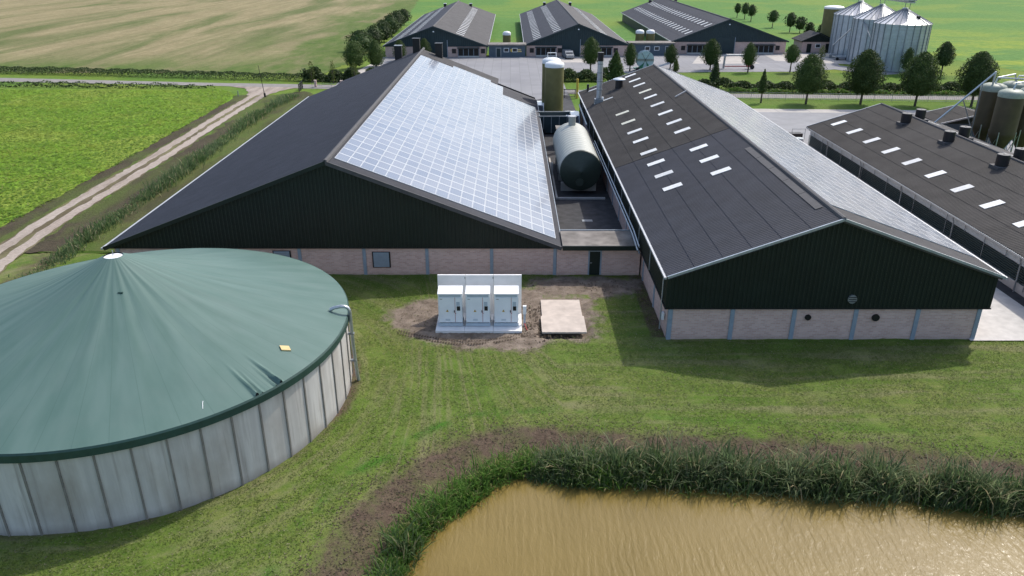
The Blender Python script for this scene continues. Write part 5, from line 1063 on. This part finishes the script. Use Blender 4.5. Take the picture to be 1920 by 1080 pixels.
def reedbed(name, label, n, lo, hi, h0, h1, sp, mt, wd=.05, bend=.45):
    x, y, s_ = along(SHORE, n, g, sp, lo, hi); nc = int((s_.max() - s_.min()) * 2.2); cs = np.sort(g.uniform(s_.min(), s_.max(), nc)); k = np.abs(s_[:, None] + g.normal(0, .18, n)[:, None] - cs[None]).argmin(1)
    cl = g.uniform(.48, 1.12, nc)[k] * np.interp(s_ - s_.min(), [0, 4.5], [.45, 1]); y = y + g.normal(0, .28, nc)[k]; h = (h0 + (h1 - h0) * g.random(n)) * cl
    keep = g.random(n) < g.uniform(.45, 1.0, nc)[k]; x, y, h = x[keep], y[keep], h[keep]; n = len(x)
    V, F = blades(x, y, bankz(x, y), h, np.abs(g.normal(bend, .22, n)).clip(.03, 1.0), wd * (.6 + .8 * g.random(n)), g); return tag(np_mesh(name, V, F, mt), label, None, None, 'stuff')
reedbed('pond_reeds', 'tall dark green reeds along the far shore of the pond', 15500, .37, 1, .7, 1.95, lambda n, g: g.normal(.50, .5, n).clip(-.45, 1.7), 'reed')
reedbed('pale_reeds', 'paler grey-green reed stems mixed into the far shore', 6500, .37, 1, .7, 2.05, lambda n, g: g.normal(.5, .55, n).clip(-.5, 1.9), 'reed_p', .045, .55)
reedbed('pond_sedge', 'bright green sedge on the left shore of the pond', 15000, .0, .50, .45, 1.2, lambda n, g: g.normal(.35, .45, n).clip(-.3, 1.5), 'reed_b', .04, .6)
reedbed('corner_reeds', 'taller reeds at the lower left corner of the pond', 1600, 0, .27, .7, 1.6, lambda n, g: g.normal(.3, .4, n).clip(-.3, 1.3), 'reed')
reedbed('shore_sedge', 'low bright sedge among the tall reeds', 5000, .40, 1, .4, 1.0, lambda n, g: g.normal(.2, .5, n).clip(-.5, 1.5), 'reed_b', .04, .7)
DR = [(-38.6, 140), (-39.5, 126), (-39.4, 112), (-38.9, 99), (-38.4, 88), (-38.4, 80), (-38.5, 72), (-38.3, 64), (-38.2, 56)]
x, y, s_ = along(DR, 9000, g, lambda n, g: g.normal(0, .55, n)); cl = (.30 + .95 * np.abs(np.sin(s_ * .16 + 1.1 * np.sin(s_ * .07)))) * np.interp(s_, [0, 55, 66, 90], [1, 1, .8, .45]); V, F = blades(x, y, np.full(len(x), -.05), (.4 + .8 * g.random(len(x))) * cl, np.abs(g.normal(.4, .2, len(x))), .07 * (.6 + .8 * g.random(len(x))), g)
tag(np_mesh('ditch_reeds', V, F, 'reed'), 'ragged reeds in the ditch between the dirt track and the left barn', None, None, 'stuff')
def tufts(x, y, z, size, g, lean=.5, up=.3):
    n = len(x); az = g.random(n) * 6.283; c = np.stack([x, y, z], -1); w_ = (size * (.25 + .2 * g.random(n)))[:, None]; a = np.stack([np.cos(az), np.sin(az), np.zeros(n)], -1); az2 = g.random(n) * 6.283
    tip = c + np.stack([np.cos(az2) * lean * size, np.sin(az2) * lean * size, size * up * (.6 + .6 * g.random(n))], -1); V = np.stack([c - a * w_, c + a * w_, tip], 1).reshape(-1, 3); return V, np.arange(len(V)).reshape(-1, 3)
def lawn_tufts():
    n = 420000; x = g.random(n) * 62 - 22; y = 22 + g.random(n) ** 1.1 * 35
    din = inpoly(x, y, POND); d = dist_poly(x, y, POND); sd = np.where(din, -d, d); inD = inpoly(x, y, DIRT)
    k = (sd > .3) & (np.hypot(x - TX, y - TY) > 12.3) & ~((x > 10.3) & (y > 45.7)) & ~((x > -5.2) & (x < .85) & (y > 46.7) & (y < 49.8)) & ~((x > 2.1) & (x < 5.3) & (y > 46.4) & (y < 52)) & (y < 56.9) & ~(inD & (g.random(n) > .05))
    k &= ~((sd < 4) & (g.random(n) > .45)); x, y, sd = x[k], y[k], sd[k]; brown = sd < 4.1 + g.normal(0, .5, len(sd))
    for nm, sel, mt, lb, s0 in (('lawn_grass', ~brown, 'tuft', 'short mown grass around the tank and barns', .075), ('bank_stubble', brown, 'tuft_b', 'dry brown stalks on the pond bank', .10)):
        V, F = tufts(x[sel], y[sel], bankz(x[sel], y[sel]) + .02, s0 * (.5 + g.random(sel.sum())), g, .8); tag(np_mesh(nm, V, F, mt), lb, None, None, 'stuff')
lawn_tufts()
n = 110000; u = g.random(n); y = 50 + 97 * u; x = -47.7 - g.random(n) * np.interp(y, [50, 147], [34, 62]); k = inpoly(x, y, [(-400, 160), (-95.1, 146.0), (-64.8, 144.9), (-54.4, 147), (-49.2, 140), (-48.4, 131), (-47.9, 108.8), (-47.7, 80), (-48, 40), (-400, 40)]); x, y = x[k], y[k]
hz = .22 + .16 * np.sin(x * .35 + .7 * np.sin(y * .2)) * np.sin(y * .23 + x * .1)
V, F = tufts(x, y, np.abs(hz) * .8 * g.random(len(x)) + .01, .30 * (.5 + g.random(len(x))), g, 1.0, .16); tag(np_mesh('crop_leaves', V, F, 'cropl'), 'dense leafy green crop filling the left field', None, None, 'stuff')
